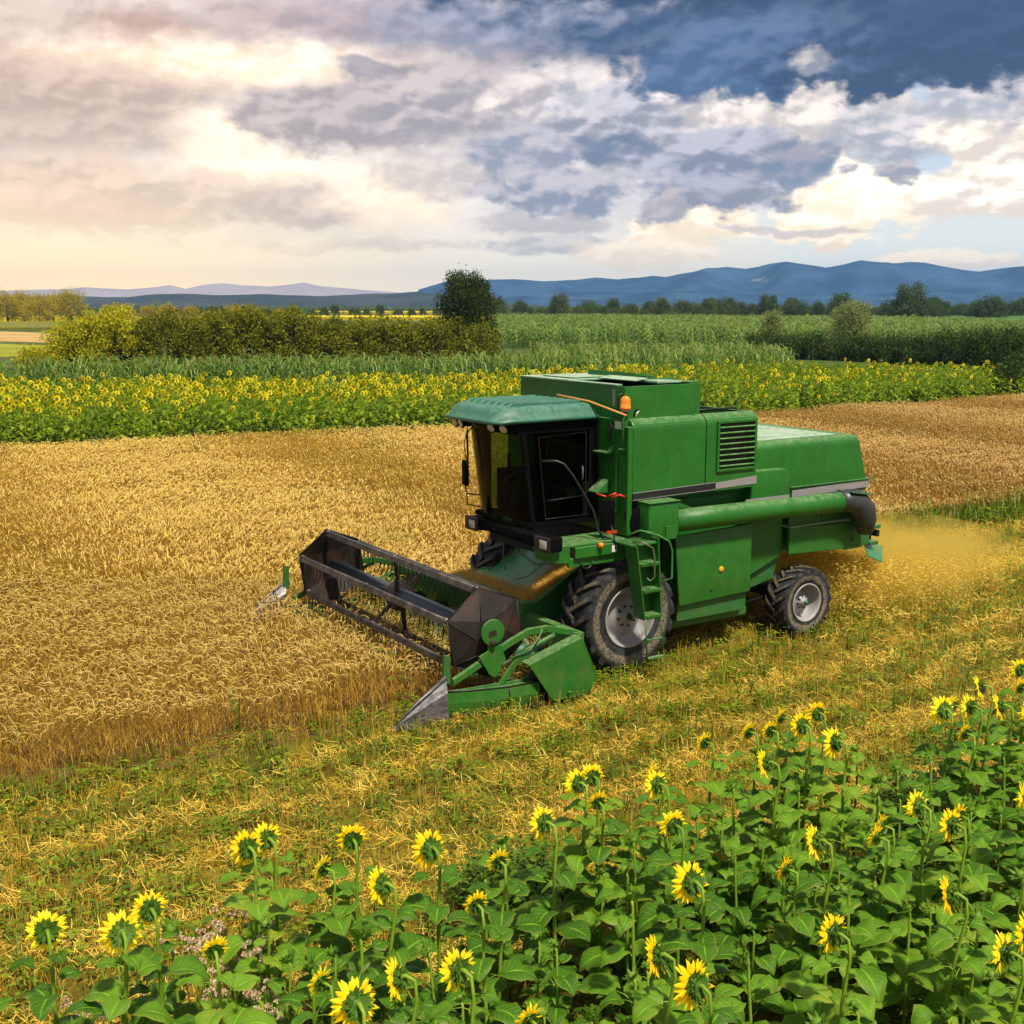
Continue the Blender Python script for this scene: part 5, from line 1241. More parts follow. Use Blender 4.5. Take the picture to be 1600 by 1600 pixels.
mirror([(-.30, -.02, 1.78), (-.32, .0, 1.95), (-.33, .05, 2.10)], (-.33, .14, 2.22), (.70, .71, 0), .20, .42, MIRROR)
m = MB(); m.tube([(-.40, .30, 2.50), (-.33, .16, 2.47)], .012, 5); m.tube([(-.24, .18, 2.44), (-.16, .10, 2.49), (-.10, .06, 2.46)], .014, 5); m.tube([(-.26, .20, 2.47), (-.18, .14, 2.51)], .014, 5); m.build('red_strap', REDP, CB)
m = MB(); m.box((-.42, .02, 1.99), (-.26, .05, 2.03)); m.build('red_reflector', REDP, CB)
# handrail sweeping down the side of the cab
m = MB(); m.tube([(-1.14, .50, 2.97), (-.98, .40, 2.97), (-.90, .34, 2.93), (-.80, .28, 2.78), (-.62, .20, 2.45), (-.54, .17, 2.30), (-.48, .14, 2.05), (-.42, .10, 1.92)], .016, 8); m.build('handrail', BLACKM, CB)

# ---- front lamp bar
m = MB(); m.prism_x([(-.08, 1.86), (.45, 1.88), (1.5, 1.90), (2.02, 1.84), (2.02, 2.04), (1.5, 2.06), (.45, 2.04), (-.08, 2.06)], -1.40, -1.20)
bar = m.build('lamp_bar', BLACK, CB, .035, 4)
for y in (.10, 1.86):
    m = MB(); m.box((-1.425, y - .17, 1.86), (-1.39, y + .17, 2.06)); h = m.build('headlight', BLACKM, CB, .02, 3)
    m = MB(); m.box((-1.435, y - .12, 1.90), (-1.424, y + .03, 2.01)); m.build('headlight_lens', LENS, h, .012, 3)
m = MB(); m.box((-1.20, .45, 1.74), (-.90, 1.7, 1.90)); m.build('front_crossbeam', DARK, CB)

# ---- platform, ladder
m = MB(); m.box((-1.02, .02, 1.87), (-.02, .60, 1.905)); m.prism([(-1.38, 1.92), (-1.02, 1.905), (-1.02, 1.66), (-1.30, 1.70)], .02, .40); m.box((-.95, .0, 1.72), (-.12, .04, 1.868)); m.box((-.30, -.34, 1.86), (.14, .02, 1.895)); m.box((-1.02, .05, 1.60), (-.10, .10, 1.72))
pf = m.build('platform', GREEN, CB, .01)
m = MB()
for i in range(9): m.box((-.28, -.32 + i * .037, 1.896), (.12, -.307 + i * .037, 1.904))
m.build('tread_plate', GREEN_D, pf)
m = MB(); m.tube([(-.56, -.03, 1.84), (-.56, -.03, 1.90)], .038, 10); m.build('indicator_lamp', AMBER, pf)
m = MB(); m.box((-.36, -.012, 1.75), (-.28, -.002, 1.84)); m.build('white_plate', WHITE, pf)
m = MB(); m.tube([(-.75 + .09 * math.cos(a), .02, 1.66 + .09 * math.sin(a)) for a in np.linspace(math.pi, 2 * math.pi, 10)], .014, 6); m.build('hose', BLACKM, pf)
ld = MB(); LX0, LX1, LY0, LY1 = -.23, .13, -.40, -.20
ld.hexa([(LX0 + .12, LY0 - .02, .86), (LX0 + .14, LY0 - .02, .86), (LX0 + .14, LY1, .86), (LX0 + .12, LY1, .86), (LX0, LY0 + .03, 1.86), (LX0 + .02, LY0 + .03, 1.86), (LX0 + .02, LY1 + .1, 1.86), (LX0, LY1 + .1, 1.86)])
ld.hexa([(LX1 + .04, LY0 - .02, .86), (LX1 + .06, LY0 - .02, .86), (LX1 + .06, LY1, .86), (LX1 + .04, LY1, .86), (LX1, LY0 + .03, 1.94), (LX1 + .02, LY0 + .03, 1.94), (LX1 + .02, LY1 + .1, 1.94), (LX1, LY1 + .1, 1.94)])
lad = ld.build('ladder', GREEN, CB, .006)
for z in (1.58, 1.22, .87):
    f = (1.86 - z); x0 = LX0 + .02 + .12 * f; x1 = LX1 + .045 * f
    m = MB(); m.box((x0, LY0 + .02 - .04 * f, z), (x1, LY1 + .02, z + .05)); m.box((x0, LY0 + .005 - .04 * f, z + .02), (x1, LY0 + .02 - .04 * f, z + .055)); m.box((x0, LY1 - .0, z + .05), (x1, LY1 + .02, z + .30)); m.build('step', GREEN, lad)
m = MB(); m.tube([(-.10, -.42, .88), (-.07, -.43, .34)], .012, 6); m.tube([(.17, -.42, .90), (.20, -.43, .36)], .012, 6); m.box((-.08, -.45, .58), (.19, -.41, .60)); m.box((-.07, -.47, .33), (.20, -.40, .35)); m.build('lower_ladder', GREEN_D, lad)
m = MB(); m.tube([(-.24, -.30, 1.93), (-.16, -.42, 1.93), (-.05, -.48, 1.85), (-.02, -.49, 1.70), (-.01, -.48, 1.45), (-.05, -.44, 1.40), (-.09, -.42, 1.44)], .013, 7); m.build('grab_handle', simple('worn_rail', (.10, .12, .06), .4, .3), lad)
m = MB(); m.tube([(.05, -.22, 2.0), (.14, -.36, 1.98), (.26, -.44, 1.90), (.30, -.46, 1.78), (.31, -.46, 1.40), (.16, -.42, 1.36)], .014, 7); m.tube([(-.12, -.05, 1.96), (.02, -.12, 2.02), (.12, -.30, 2.0)], .014, 6); m.build('grab_handle', GREEN, lad)

# ---- wheels
def wheel(name, R0, Wd, rim_r, nl, loc, mir=False):
    root = empty(name, loc); root.parent = CB
    if mir: root.scale = (1, -1, 1)
    t_ = MB(); w_ = Wd
    sec = [(rim_r, .05), (rim_r + .03, .02), (R0 * .74, .012), (R0 * .84, 0), (R0 * .89, .015), (R0 * .925, .05), (R0 * .935, w_ * .3), (R0 * .94, w_ * .5), (R0 * .935, w_ * .7), (R0 * .925, w_ - .05), (R0 * .90, w_ - .015), (R0 * .84, w_), (rim_r + .03, w_ - .02), (rim_r, w_ - .05)]
    t_.lathe_y(sec, (0, 0, 0), 60); to = t_.build('tyre', tyre_mat(R0), root)
    lg = MB(); hw = 2 * math.pi / nl * .14
    for side in (0, 1):
        for k in range(nl):
            th0 = 2 * math.pi * (k + .5 * side) / nl; L = []; n = 6
            for i in range(n + 1):
                s = i / n; y = (.004 + s * w_ * .54); th = th0 + .42 * (s ** .85) * (14 / nl if nl > 14 else 1)
                top = R0 * (.955 if i == 0 else .990 if i == 1 else 1.0); bot = R0 * (.86 if i == 0 else .93); wdt = hw * (1.15 if i < 2 else .92)
                if side: y = w_ - y
                L.append([(rr * math.cos(th + d), y, rr * math.sin(th + d)) for rr, d in ((bot, -wdt * 1.35), (bot, wdt * 1.35), (top, wdt), (top, -wdt))])
            vs = [p for q in L for p in q]; fs = [(4 * i + a, 4 * i + (a + 1) % 4, 4 * i + 4 + (a + 1) % 4, 4 * i + 4 + a) for i in range(n) for a in range(4)] + [(0, 1, 2, 3), tuple(4 * n + a for a in (3, 2, 1, 0))]
            lg.add(vs, fs)
    lo = lg.build('tread_lugs', tyre_mat(R0), to, .006 if R0 > .7 else 0)
    r_ = MB(); q = rim_r
    r_.lathe_y([(q + .012, .03), (q + .016, .012), (q - .008, .012), (q - .02, .05), (q - .03, .10), (q * .90, .13), (q * .86, .15), (q * .84, .18), (q * .72, .20), (q * .70, .19), (q * .55, .17), (q * .50, .14), (q * .34, .13), (q * .32, .10), (q * .16, .09), (q * .15, .05), (.001, .045)], (0, 0, 0), 48)
    rm = r_.build('rim', RIM, root)
    for k in range(8):
        bt = MB(); a = k * math.pi / 4 + .2; bt.tube([(q * .25 * math.cos(a) * 1.35, .13, q * .25 * math.sin(a) * 1.35), (q * .25 * math.cos(a) * 1.35, .085, q * .25 * math.sin(a) * 1.35)], .017 if R0 > .7 else .012, 6)
        bt.build('wheel_nut', BLACKM, rm)
    h = MB(); h.tube([(0, .06, 0), (0, .01, 0)], [q * .13, q * .10], 12); h.build('hub_cap', GREEN_D if R0 < .7 else BLACKM, rm)
    return root
wheel('front_wheel', .80, .60, .415, 19, (0, .0, .80)); wheel('front_wheel', .80, .60, .415, 19, (0, 3.10, .80), True)
wheel('rear_wheel', .545, .40, .285, 18, (3.36, -.06, .545)); wheel('rear_wheel', .545, .40, .285, 18, (3.36, 3.05, .545), True)
m = MB(); m.box((-.14, .35, .62), (.14, 2.75, .95)); m.tube([(0, .2, .8), (0, 2.9, .8)], .12, 10); m.build('front_axle', BLACKM, CB)
m = MB(); m.box((3.26, .30, .52), (3.46, 2.7, .68)); m.tube([(3.36, .2, .545), (3.36, 2.8, .545)], .07, 10); m.prism([(3.0, 1.25), (3.7, 1.25), (3.46, .66), (3.26, .66)], 1.2, 1.9); m.tube([(2.3, .5, .55), (3.3, .45, .60)], .035, 6); m.build('rear_axle', BLACKM, CB)
m = MB(); m.hexa([(2.45, .28, .82), (2.95, .28, .92), (2.95, .34, .92), (2.45, .34, .82), (2.50, .28, 1.02), (3.05, .28, 1.28), (3.05, .34, 1.28), (2.50, .34, 1.02)]); m.build('axle_bracket', GREEN_D, CB, .006)

# ---- unloading auger
m = MB(); m.box((.08, -.24, 1.90), (.60, .06, 2.38)); gb = m.build('auger_gearbox', GREEN, CB, .02, 3)
m = MB(); m.box((.36, -.255, 1.88), (.55, -.243, 2.06)); m.build('cover_plate', GREEN, gb, .004); m = MB(); m.box((.07, -.26, 2.385), (.61, .07, 2.40)); m.build('box_lid', GREEN, gb, .004)
m = MB(); m.disc_y((.14, .02, 2.12), .20, .12, 28); m.build('drive_pulley', BLACK, gb)
m = MB(); pts = [(.58, -.08, 2.08), (1.4, -.08, 2.075), (2.3, -.085, 2.07), (2.7, -.09, 2.065), (3.05, -.09, 2.055), (3.5, -.09, 2.055), (4.02, -.09, 2.045)]
m.tube(pts, [.155, .155, .152, .146, .150, .153, .152], 24); at_ = m.build('unloading_auger', GREEN, CB)
m = MB(); m.prism([(.62, 2.25), (1.05, 2.22), (.62, 2.38)], .0, .2); m.build('auger_bracket', GREEN, at_)
m = MB(); m.tube([(3.90, -.09, 2.06), (4.05, -.10, 2.06), (4.26, -.10, 2.02), (4.40, -.11, 1.88), (4.47, -.12, 1.70), (4.50, -.12, 1.52)], [.162, .175, .205, .215, .185, .115], 10, smooth=True); m.build('spout', RUBBER, CB)
m = MB(); m.hexa([(4.0, -.26, 2.20), (4.46, -.30, 2.13), (4.46, .08, 2.13), (4.0, .06, 2.20), (4.0, -.26, 2.215), (4.46, -.30, 2.145), (4.46, .08, 2.145), (4.0, .06, 2.215)]); m.build('spout_cap', GREEN_D, CB)

# ---- engine side cover and rear hood
m = MB(); prof = [(2.245, 2.10), (3.02, 2.12)] + [(3.02 - .16 + .16 * math.cos(a), 2.46 + .16 * math.sin(a)) for a in np.linspace(0, math.pi / 2, 6)] + [(2.245, 2.63)]
m.prism(prof, .08, 2.9); hump = m.build('side_cover', GREEN, CB, .03, 3)
m = MB(); m.box((2.12, .06, 2.13), (3.0, .077, 2.22)); m.build('grey_stripe', STRIPE_G, hump)
m = MB(); m.prism_x([(.16, 2.10)] + [(.16 + .14 - .14 * math.cos(a), 2.88 + .14 * math.sin(a)) for a in np.linspace(0, math.pi / 2, 7)] + [(2.95 - .14 + .14 * math.sin(a), 2.88 + .14 * math.cos(a)) for a in np.linspace(0, math.pi / 2, 7)] + [(2.95, 2.10)], 2.26, 4.90)
hood = m.build('rear_hood', GREEN, CB)
me = hood.data
for v in me.vertices:          # the rear face slopes, the top rounds over into it
    if v.co.x > 4: v.co.x = 4.90 - max(0, v.co.z - 2.3) * .42
vs = hood.modifiers.new('b', 'BEVEL'); vs.width = .10; vs.segments = 5; vs.limit_method = 'ANGLE'; vs.angle_limit = R(50)
for p in me.polygons: p.use_smooth = len(p.vertices) == 4
m = MB(); m.hexa([(3.13, .135, 2.15), (4.84, .135, 2.18), (4.84, .152, 2.18), (3.13, .152, 2.15), (3.13, .135, 2.26), (4.82, .135, 2.295), (4.82, .152, 2.295), (3.13, .152, 2.26)]); m.build('grey_stripe', STRIPE_G, hood)
m = MB(); m.box((3.10, .12, 2.30), (4.90, .158, 2.315)); m.build('hood_seam', GREEN_D, hood)
m = MB(); m.box((2.4, .6, 3.021), (4.2, .62, 3.03)); m.box((2.4, 1.5, 3.021), (4.2, 1.52, 3.03)); m.box((2.35, .32, 3.0215), (4.25, 2.7, 3.024)); m.build('hood_top', PALE, hood)
m = MB(); m.box((3.1, .145, 1.72), (4.80, .155, 2.10)); m.box((3.8, .13, 1.72), (3.83, .146, 2.02)); m.build('rear_lower_sheet', GREEN, CB)
# straw outlet and spreader flap
m = MB(); m.box((4.88, .30, 1.20), (5.10, 2.7, 1.56)); m.box((5.10, .28, 1.44), (5.34, 2.7, 1.50)); m.box((5.10, .28, 1.18), (5.30, 2.7, 1.24)); m.box((4.62, .35, 1.15), (4.92, 2.6, 2.1)); m.build('straw_chopper', GREEN_D, CB, .01)
m = MB(); m.box((5.10, .40, 1.25), (5.26, 2.6, 1.43)); m.box((5.30, .32, 1.30), (5.36, 2.6, 1.40)); m.build('chopper_opening', DARK, CB)
m = MB(); m.hexa([(4.86, .12, 1.06), (5.22, .12, .91), (5.80, .60, 1.02), (5.30, .60, 1.20), (4.86, .115, 1.075), (5.22, .115, .925), (5.80, .60, 1.035), (5.30, .60, 1.215)]); m.hexa([(5.30, .605, 1.20), (5.80, .605, 1.02), (5.80, 2.7, 1.02), (5.30, 2.7, 1.20), (5.30, .605, 1.215), (5.80, .605, 1.035), (5.80, 2.7, 1.035), (5.30, 2.7, 1.215)]); m.build('spreader_flap', simple('flap_green', (.02, .16, .06), .4, var=.2), CB)

# ---- feeder house
m = MB(); m.hexa([(-1.12, .97, .40), (.12, .97, 1.05), (.12, 2.85, 1.05), (-1.12, 2.85, .40), (-1.12, .97, .80), (.12, .97, 1.50), (.12, 2.85, 1.50), (-1.12, 2.85, .80)])
fh = m.build('feeder_house', GREEN, CB, .012)
m = MB(); m.hexa([(-1.10, 1.20, .845), (.02, 1.20, 1.478), (.02, 2.75, 1.478), (-1.10, 2.75, .845), (-1.10, 1.20, .853), (.02, 1.20, 1.486), (.02, 2.75, 1.486), (-1.10, 2.75, .853)])
m.build('feeder_cover', simple('feeder_sheet', (.035, .21, .08), .30, var=.25, scale=2), fh)
m = MB(); m.hexa([(-1.12, .93, .36), (.12, .93, 1.02), (.12, .965, 1.02), (-1.12, .965, .36), (-1.12, .93, .90), (.12, .93, 1.58), (.12, .965, 1.58), (-1.12, .965, .90)]); m.hexa([(-1.12, .85, .86), (.12, .85, 1.54), (.12, .93, 1.54), (-1.12, .93, .86), (-1.12, .85, .90), (.12, .85, 1.58), (.12, .93, 1.58), (-1.12, .93, .90)]); m.build('feeder_side', GREEN, fh, .006)
m = MB(); m.tube([(-.55, 1.9, 1.75), (-.6, 1.88, 1.45), (-.5, 1.6, 1.30), (-.35, 1.3, 1.35), (-.3, 1.15, 1.6), (-.4, .95, 1.75)], .011, 5); m.tube([(-.7, 2.1, 1.75), (-.72, 2.12, 1.3), (-.68, 2.1, 1.15)], .008, 5); m.tube([(-.35, 1.2, 1.75), (-.5, 1.25, 1.45), (-.75, 1.4, 1.20), (-.85, 1.6, 1.12)], .010, 5); m.build('cable', simple('dull_cable', (.14, .15, .08), .5), fh)

# ---- header
HY0, HY1 = -.30, 4.62
m = MB(); m.box((-1.16, HY0, .16), (-1.12, HY1, .76)); m.box((-1.17, HY0, .76), (-1.04, HY1, .83)); m.hexa([(-2.15, HY0, .10), (-1.16, HY0, .13), (-1.16, HY1, .13), (-2.15, HY1, .10), (-2.15, HY0, .12), (-1.16, HY0, .17), (-1.16, HY1, .17), (-2.15, HY1, .12)])
m.box((-1.22, .85, .82), (-1.02, 2.95, .98))
hd = m.build('header', GREEN, CB, .008)
m = MB(); m.box((-1.125, .95, .70), (-1.0, 2.9, .86)); m.build('header_frame', GREEN_D, hd)
m = MB(); m.tube([(-1.52, HY0 + .1, .42), (-1.52, HY1 - .1, .42)], .15, 20); au = m.build('header_auger', simple('auger_green', (.03, .12, .05), .4, var=.4), hd)
m = MB(); vs = []; n = 160
for i in range(n + 1):
    f = i / n; y = HY0 + .12 + (HY1 - HY0 - .24) * f; a = f * 40 * (1 if f < .5 else -1)
    for rr in (.15, .27): vs.append((-1.52 + rr * math.cos(a), y, .42 + rr * math.sin(a)))
m.add(vs, [(2 * i, 2 * i + 1, 2 * i + 3, 2 * i + 2) for i in range(n)], True); m.build('auger_flight', simple('worn_flight', (.05, .09, .06), .4, .2, var=.5), au)
m = MB(); m.box((-2.20, HY0, .085), (-2.12, HY1, .118))
for i in range(62):
    y = HY0 + .04 + i * .0755; m.hexa([(-2.32, y - .006, .09), (-2.19, y - .018, .085), (-2.19, y + .018, .085), (-2.32, y + .006, .09), (-2.32, y - .004, .10), (-2.19, y - .014, .115), (-2.19, y + .014, .115), (-2.32, y + .004, .10)])
m.build('cutter_bar', BLACKM, hd)
# side sheets, long outer panels, dividers, both ends
def end(y, s):        # s=-1 near, +1 far
    Y = lambda a: y + s * a
    m = MB(); P_ = [(-1.04, .14), (-1.04, .83), (-1.55, .62), (-2.0, .36), (-3.08, .40), (-3.10, .10)]
    m.prism(P_, *sorted((Y(0), Y(.025)))); sd = m.build('end_sheet', GREEN_D, hd)
    m = MB(); secs = [(-3.12, .11, .41, .02, .05), (-2.7, .07, .37, .02, .10), (-2.25, .05, .34, .02, .13), (-1.80, .03, .33, .02, .13)]; vs = []
    for x, z0, z1, a0, a1 in secs: vs += [(x, Y(a0), z0), (x, Y(a1 * .7), z0), (x, Y(a1), (z0 + z1) / 2), (x, Y(a1 * .9), z1), (x, Y(a0), z1)]
    m.add(vs, [(5 * i + j, 5 * i + (j + 1) % 5, 5 * i + 5 + (j + 1) % 5, 5 * i + 5 + j) for i in range(3) for j in range(5)] + [(0, 1, 2, 3, 4), (19, 18, 17, 16, 15)]); pn = m.build('outer_panel', GREEN, hd, .006)
    m = MB(); m.tube([(x, Y(a1 * .9), z1) for x, z0, z1, a0, a1 in secs], .010, 5); m.tube([(secs[2][0], Y(.135), .05), (secs[2][0], Y(.14), .33)], .010, 4); m.tube([(x, Y(a1 * .7), z0) for x, z0, z1, a0, a1 in secs], .010, 5); m.build('panel_edge', BLACKM, pn)
    m = MB(); tip = (-3.80, Y(.03), .10); q = [(-3.12, Y(-.06), .12), (-3.12, Y(.13), .08), (-3.12, Y(.11), .42), (-3.10, Y(.03), .58), (-3.12, Y(-.05), .44)]
    m.add([tip] + q, [(0, i + 1, (i + 1) % 5 + 1) for i in range(5)] + [(1, 2, 3, 4, 5)]); m.tube([(-3.80, Y(.03), .105), (-3.5, Y(.04), .34), (-3.10, Y(.04), .59)], [.008, .02, .025], 6); m.hexa([(-3.84, Y(.0), .05), (-3.45, Y(-.02), .05), (-3.45, Y(.10), .05), (-3.84, Y(.05), .05), (-3.84, Y(.0), .10), (-3.45, Y(-.02), .12), (-3.45, Y(.10), .12), (-3.84, Y(.05), .10)]); dv = m.build('divider', GALV, CB); dv.location.z = .17 if s > 0 else 0
    m = MB(); m.hexa([(-3.14, Y(.0), .50), (-3.04, Y(.0), .50), (-3.04, Y(.04), .50), (-3.14, Y(.04), .50), (-3.12, Y(.0), .86), (-3.04, Y(.0), .84), (-3.04, Y(.04), .84), (-3.12, Y(.04), .86)]); m.build('divider_post', GREEN_D, dv)
    m = MB(); m.hexa([(-3.6, Y(.03), .045), (-3.10, Y(.05), .04), (-3.10, Y(.12), .04), (-3.6, Y(.06), .045), (-3.6, Y(.03), .08), (-3.10, Y(.05), .115), (-3.10, Y(.13), .115), (-3.6, Y(.06), .08)]); m.build('divider_shoe', GREEN_D, dv)
end(HY0, -1); end(HY1, 1)
# big rounded drive shield on the near end
def rpoly(P_, rr, n=5):
    o = []; N = len(P_)
    for i, p in enumerate(P_):
        p = Vector(p); a = (Vector(P_[i - 1]) - p).normalized(); c = (Vector(P_[(i + 1) % N]) - p).normalized(); r_ = rr[i]
        if r_ <= 0: o.append(tuple(p)); continue
        p0, p1 = p + a * r_, p + c * r_
        for t_ in np.linspace(0, 1, n): o.append(tuple(p0 * (1 - t_) ** 2 + p * 2 * t_ * (1 - t_) + p1 * t_ ** 2))
    return o
m = MB(); m.prism(rpoly([(-2.02, .60), (-1.21, .83), (-.95, .28), (-1.08, .05), (-1.66, .07)], [.03, .05, .10, .16, .03]), -.52, -.50); pf_ = rpoly([(-2.02, .60), (-1.21, .83)], [0, 0])
m.hexa([(-2.02, -.52, .585), (-1.21, -.52, .815), (-1.21, -.33, .815), (-2.02, -.33, .585), (-2.02, -.52, .605), (-1.21, -.52, .835), (-1.21, -.33, .835), (-2.02, -.33, .605)])
m.hexa([(-1.23, -.52, .82), (-1.20, -.52, .83), (-1.20, -.33, .83), (-1.23, -.33, .82), (-.985, -.52, .26), (-.955, -.52, .26), (-.955, -.33, .26), (-.985, -.33, .26)])
m.build('drive_shield', GREEN, CB, .008)
m = MB(); m.box((-1.95, -.46, .02), (-1.1, -.31, .06)); m.box((-1.75, -.34, .02), (-1.65, -.30, .55)); m.box((-1.45, -.46, -.0), (-1.15, -.36, .03)); m.tube([(-1.9, -.40, .03), (-1.9, -.40, .42)], .014, 5); m.build('shield_bracket', BLACKM, hd)
m = MB(); m.disc_y((-1.72, -.36, .42), .16, .05, 22); m.disc_y((-1.42, -.36, .38), .20, .05, 22); m.tube([(-1.95, -.34, .62), (-1.6, -.34, .70), (-1.5, -.34, .55), (-1.75, -.34, .52)], .012, 6); m.build('drive_belt', BLACKM, hd)
m = MB(); m.prism([(-2.38, .34), (-2.30, .33), (-2.02, .62), (-1.80, .62), (-1.80, .68), (-2.06, .70)], -.34, -.31); m.build('support_arm', GREEN, hd, .006)
# reel arms
def reel_arm(y, s):
    m = MB(); A = [(-1.10, .80), (-1.55, .93), (-1.85, .93), (-2.15, .82), (-2.40, .70), (-2.95, .46)]; hw = .045; t_ = sorted((y, y + s * .06)); vs = []
    for x, z in A: vs += [(x, t_[0], z - hw), (x, t_[1], z - hw), (x, t_[1], z + hw), (x, t_[0], z + hw)]
    m.add(vs, [(4 * i + j, 4 * i + (j + 1) % 4, 4 * i + 4 + (j + 1) % 4, 4 * i + 4 + j) for i in range(5) for j in range(4)] + [(0, 1, 2, 3), (23, 22, 21, 20)]); a = m.build('reel_arm', GREEN, CB, .008)
    m = MB(); m.prism(rpoly([(-2.60, .74), (-2.28, .86), (-2.20, .62), (-2.36, .44), (-2.44, .48)], [.02] * 5), *sorted((y + s * .062, y + s * .09))); m.prism([(-2.46, .74), (-2.34, .76), (-2.36, 1.06), (-2.48, 1.06)], *sorted((y + s * .062, y + s * .085))); m.disc_y((-2.41, y + s * .10, 1.03), .165, .03, 28); br = m.build('reel_bracket', GREEN, a, .004)
    m = MB(); m.disc_y((-2.42, y + s * .13, .90), .04, .04, 14); m.prism([(-2.47, .98), (-2.36, .99), (-2.37, 1.06), (-2.47, 1.05)], *sorted((y + s * .116, y + s * .122))); m.build('reel_bearing', RUST, a)
    m = MB(); m.tube([(-2.28, y + s * .12, .60), (-1.98, y + s * .12, .72)], .016, 8); m.build('ram_rod', simple('chrome', (.6, .6, .6), .15, 1), a)
    m = MB(); m.tube([(-2.02, y + s * .12, .70), (-1.50, y + s * .12, .86)], .030, 8); m.tube([(-2.2, y + s * .14, .66), (-1.9, y + s * .18, .74), (-1.75, y + s * .18, .92), (-1.68, y + s * .12, .99), (-1.6, y + s * .1, .92)], .011, 6); m.build('hydraulic_ram', GREEN_D, a)
reel_arm(-.19, -1); reel_arm(4.68, 1)
# reel: centre tube, six tine bars, folded end plates, middle spider
RC = (-2.36, .965); RR = .56; Y0, Y1 = .02, 4.46
root = empty('reel', (RC[0], 0, RC[1])); root.parent = CB
AN = [R(98 + 60 * k) for k in range(6)]
m = MB(); m.tube([(0, Y0, 0), (0, Y1, 0)], .105, 20); m.build('reel_tube', TUBE, root)
for a in AN:
    x, z = RR * math.cos(a), RR * math.sin(a); m = MB(); m.tube([(x, Y0 - .03, z), (x, Y1 + .03, z)], .026, 8)
    for yy in (Y0 + .02, (Y0 + Y1) / 2, Y1 - .02): m.tube([(x, yy - .03, z), (x, yy + .03, z)], .038, 8)
    m.hexa([(x - .040, Y0, z - .060), (x - .030, Y0, z - .060), (x - .030, Y1, z - .060), (x - .040, Y1, z - .060), (x - .030, Y0, z - .004), (x - .020, Y0, z - .004), (x - .020, Y1, z - .004), (x - .030, Y1, z - .004)])
    tb = m.build('tine_bar', STEEL, root)
    m = MB()
    for i in range(36):
        y = Y0 + .06 + i * (Y1 - Y0 - .12) / 35; j = random.uniform(-.012, .012)
        m.tube([(x - .02, y, z - .03), (x - .01 + j, y + j, z - .17), (x - .05 + j, y + j, z - .29)], [.008, .007, .004], 4)
    m.build('tines', BLACKM, tb)
def end_plate(y, s):
    m = MB(); inn = (.0, y + s * .0, .0); vs = []; n = 6
    for k in range(6):
        a = AN[k]; a2 = AN[k] + R(30)
        vs.append((RR * 1.06 * math.cos(a), y, RR * 1.06 * math.sin(a)))
    for k in range(6): a = AN[k]; vs.append((RR * .42 * math.cos(a + R(30)), y + s * .13, RR * .42 * math.sin(a + R(30))))
    vs.append((0, y + s * .15, 0))
    fs = []
    for k in range(6): fs += [(k, (k + 1) % 6, 6 + k), (6 + k, (k + 1) % 6, 6 + (k + 1) % 6), (6 + k, 6 + (k + 1) % 6, 12)]
    m.add(vs, fs); b_ = len(m.v)
    m.add([(v[0], v[1] + .004 * -s, v[2]) for v in vs], [f[::-1] for f in fs])
    for k in range(6): m.tube([vs[k], vs[(k + 1) % 6]], .010, 4); m.tube([vs[k], (vs[6 + k][0], vs[6 + k][1], vs[6 + k][2])], .008, 4)
    m.build('end_plate', RUST, root)
end_plate(Y0 - .06, -1); end_plate(Y1 + .06, 1)
ym = (Y0 + Y1) / 2; m = MB(); m.disc_y((0, ym, 0), .22, .06, 24)
for a in AN: m.hexa([(.15 * math.cos(a + .2), ym - .012, .15 * math.sin(a + .2)), (.15 * math.cos(a - .2), ym - .012, .15 * math.sin(a - .2)), (.15 * math.cos(a - .2), ym + .012, .15 * math.sin(a - .2)), (.15 * math.cos(a + .2), ym + .012, .15 * math.sin(a + .2)),
    (RR * math.cos(a + .05), ym - .01, RR * math.sin(a + .05)), (RR * math.cos(a - .05), ym - .01, RR * math.sin(a - .05)), (RR * math.cos(a - .05), ym + .01, RR * math.sin(a - .05)), (RR * math.cos(a + .05), ym + .01, RR * math.sin(a + .05))])
m.build('reel_spider', RUST, root)

# ---- broom handle lying on the cab roof
def cbw(p): return CB.matrix_basis @ Vector(p)
m = MB(); m.tube([cbw((-.34, 1.30, 3.745)), cbw((-.26, .66, 3.70)), cbw((-.17, -.03, 3.56))], [.024, .017, .015], 8); tag(m.build('wooden_handle', WOOD, None), 'tan wooden tool handle resting on the cab roof against the grain tank', 'tool handle')
# ---- chopped straw lying on the feeder house, grain cut crop on the header floor
P = []
for _ in range(3000):
    q = rng.random() * .93;
    if q < .55: u = rng.uniform(-1.12, -.95) + .1 * rng.random() ** 2; v = rng.uniform(.98, 2.95)
    elif q < .9: u = rng.uniform(-1.0, .0); v = .98 + rng.random() ** 2 * .30
    else: u = rng.uniform(-1.1, -.2); v = rng.uniform(1, 2.6)
    zz = .86 + (u + 1.10) * .566 + (.02 + .07 * rng.random() if q < .9 else .02); P.append((u, v, zz))
P = np.array(P); W3 = np.array([tuple(cbw(p)) for p in P]); W3[:, 2] -= .06; n = len(P)
tag(scatter('straw_on_feeder', [straw_proto(i) for i in range(14)], W3, rng.random(n) * 6.28, .55 + .3 * rng.random(n), rng.integers(0, 14, n), [plant_mat('chaff', (.50, .28, .03), (.70, .42, .07), (.85, .58, .14), .2)]), 'tan straw and chaff piled on the sloping feeder behind the reel', 'straw', kind='stuff')
P = np.stack([rng.uniform(-2.15, -1.2, 900), rng.uniform(-.2, 4.3, 900), rng.uniform(.10, .45, 900)], 1); W3 = np.array([tuple(cbw(p)) for p in P]); n = len(P)
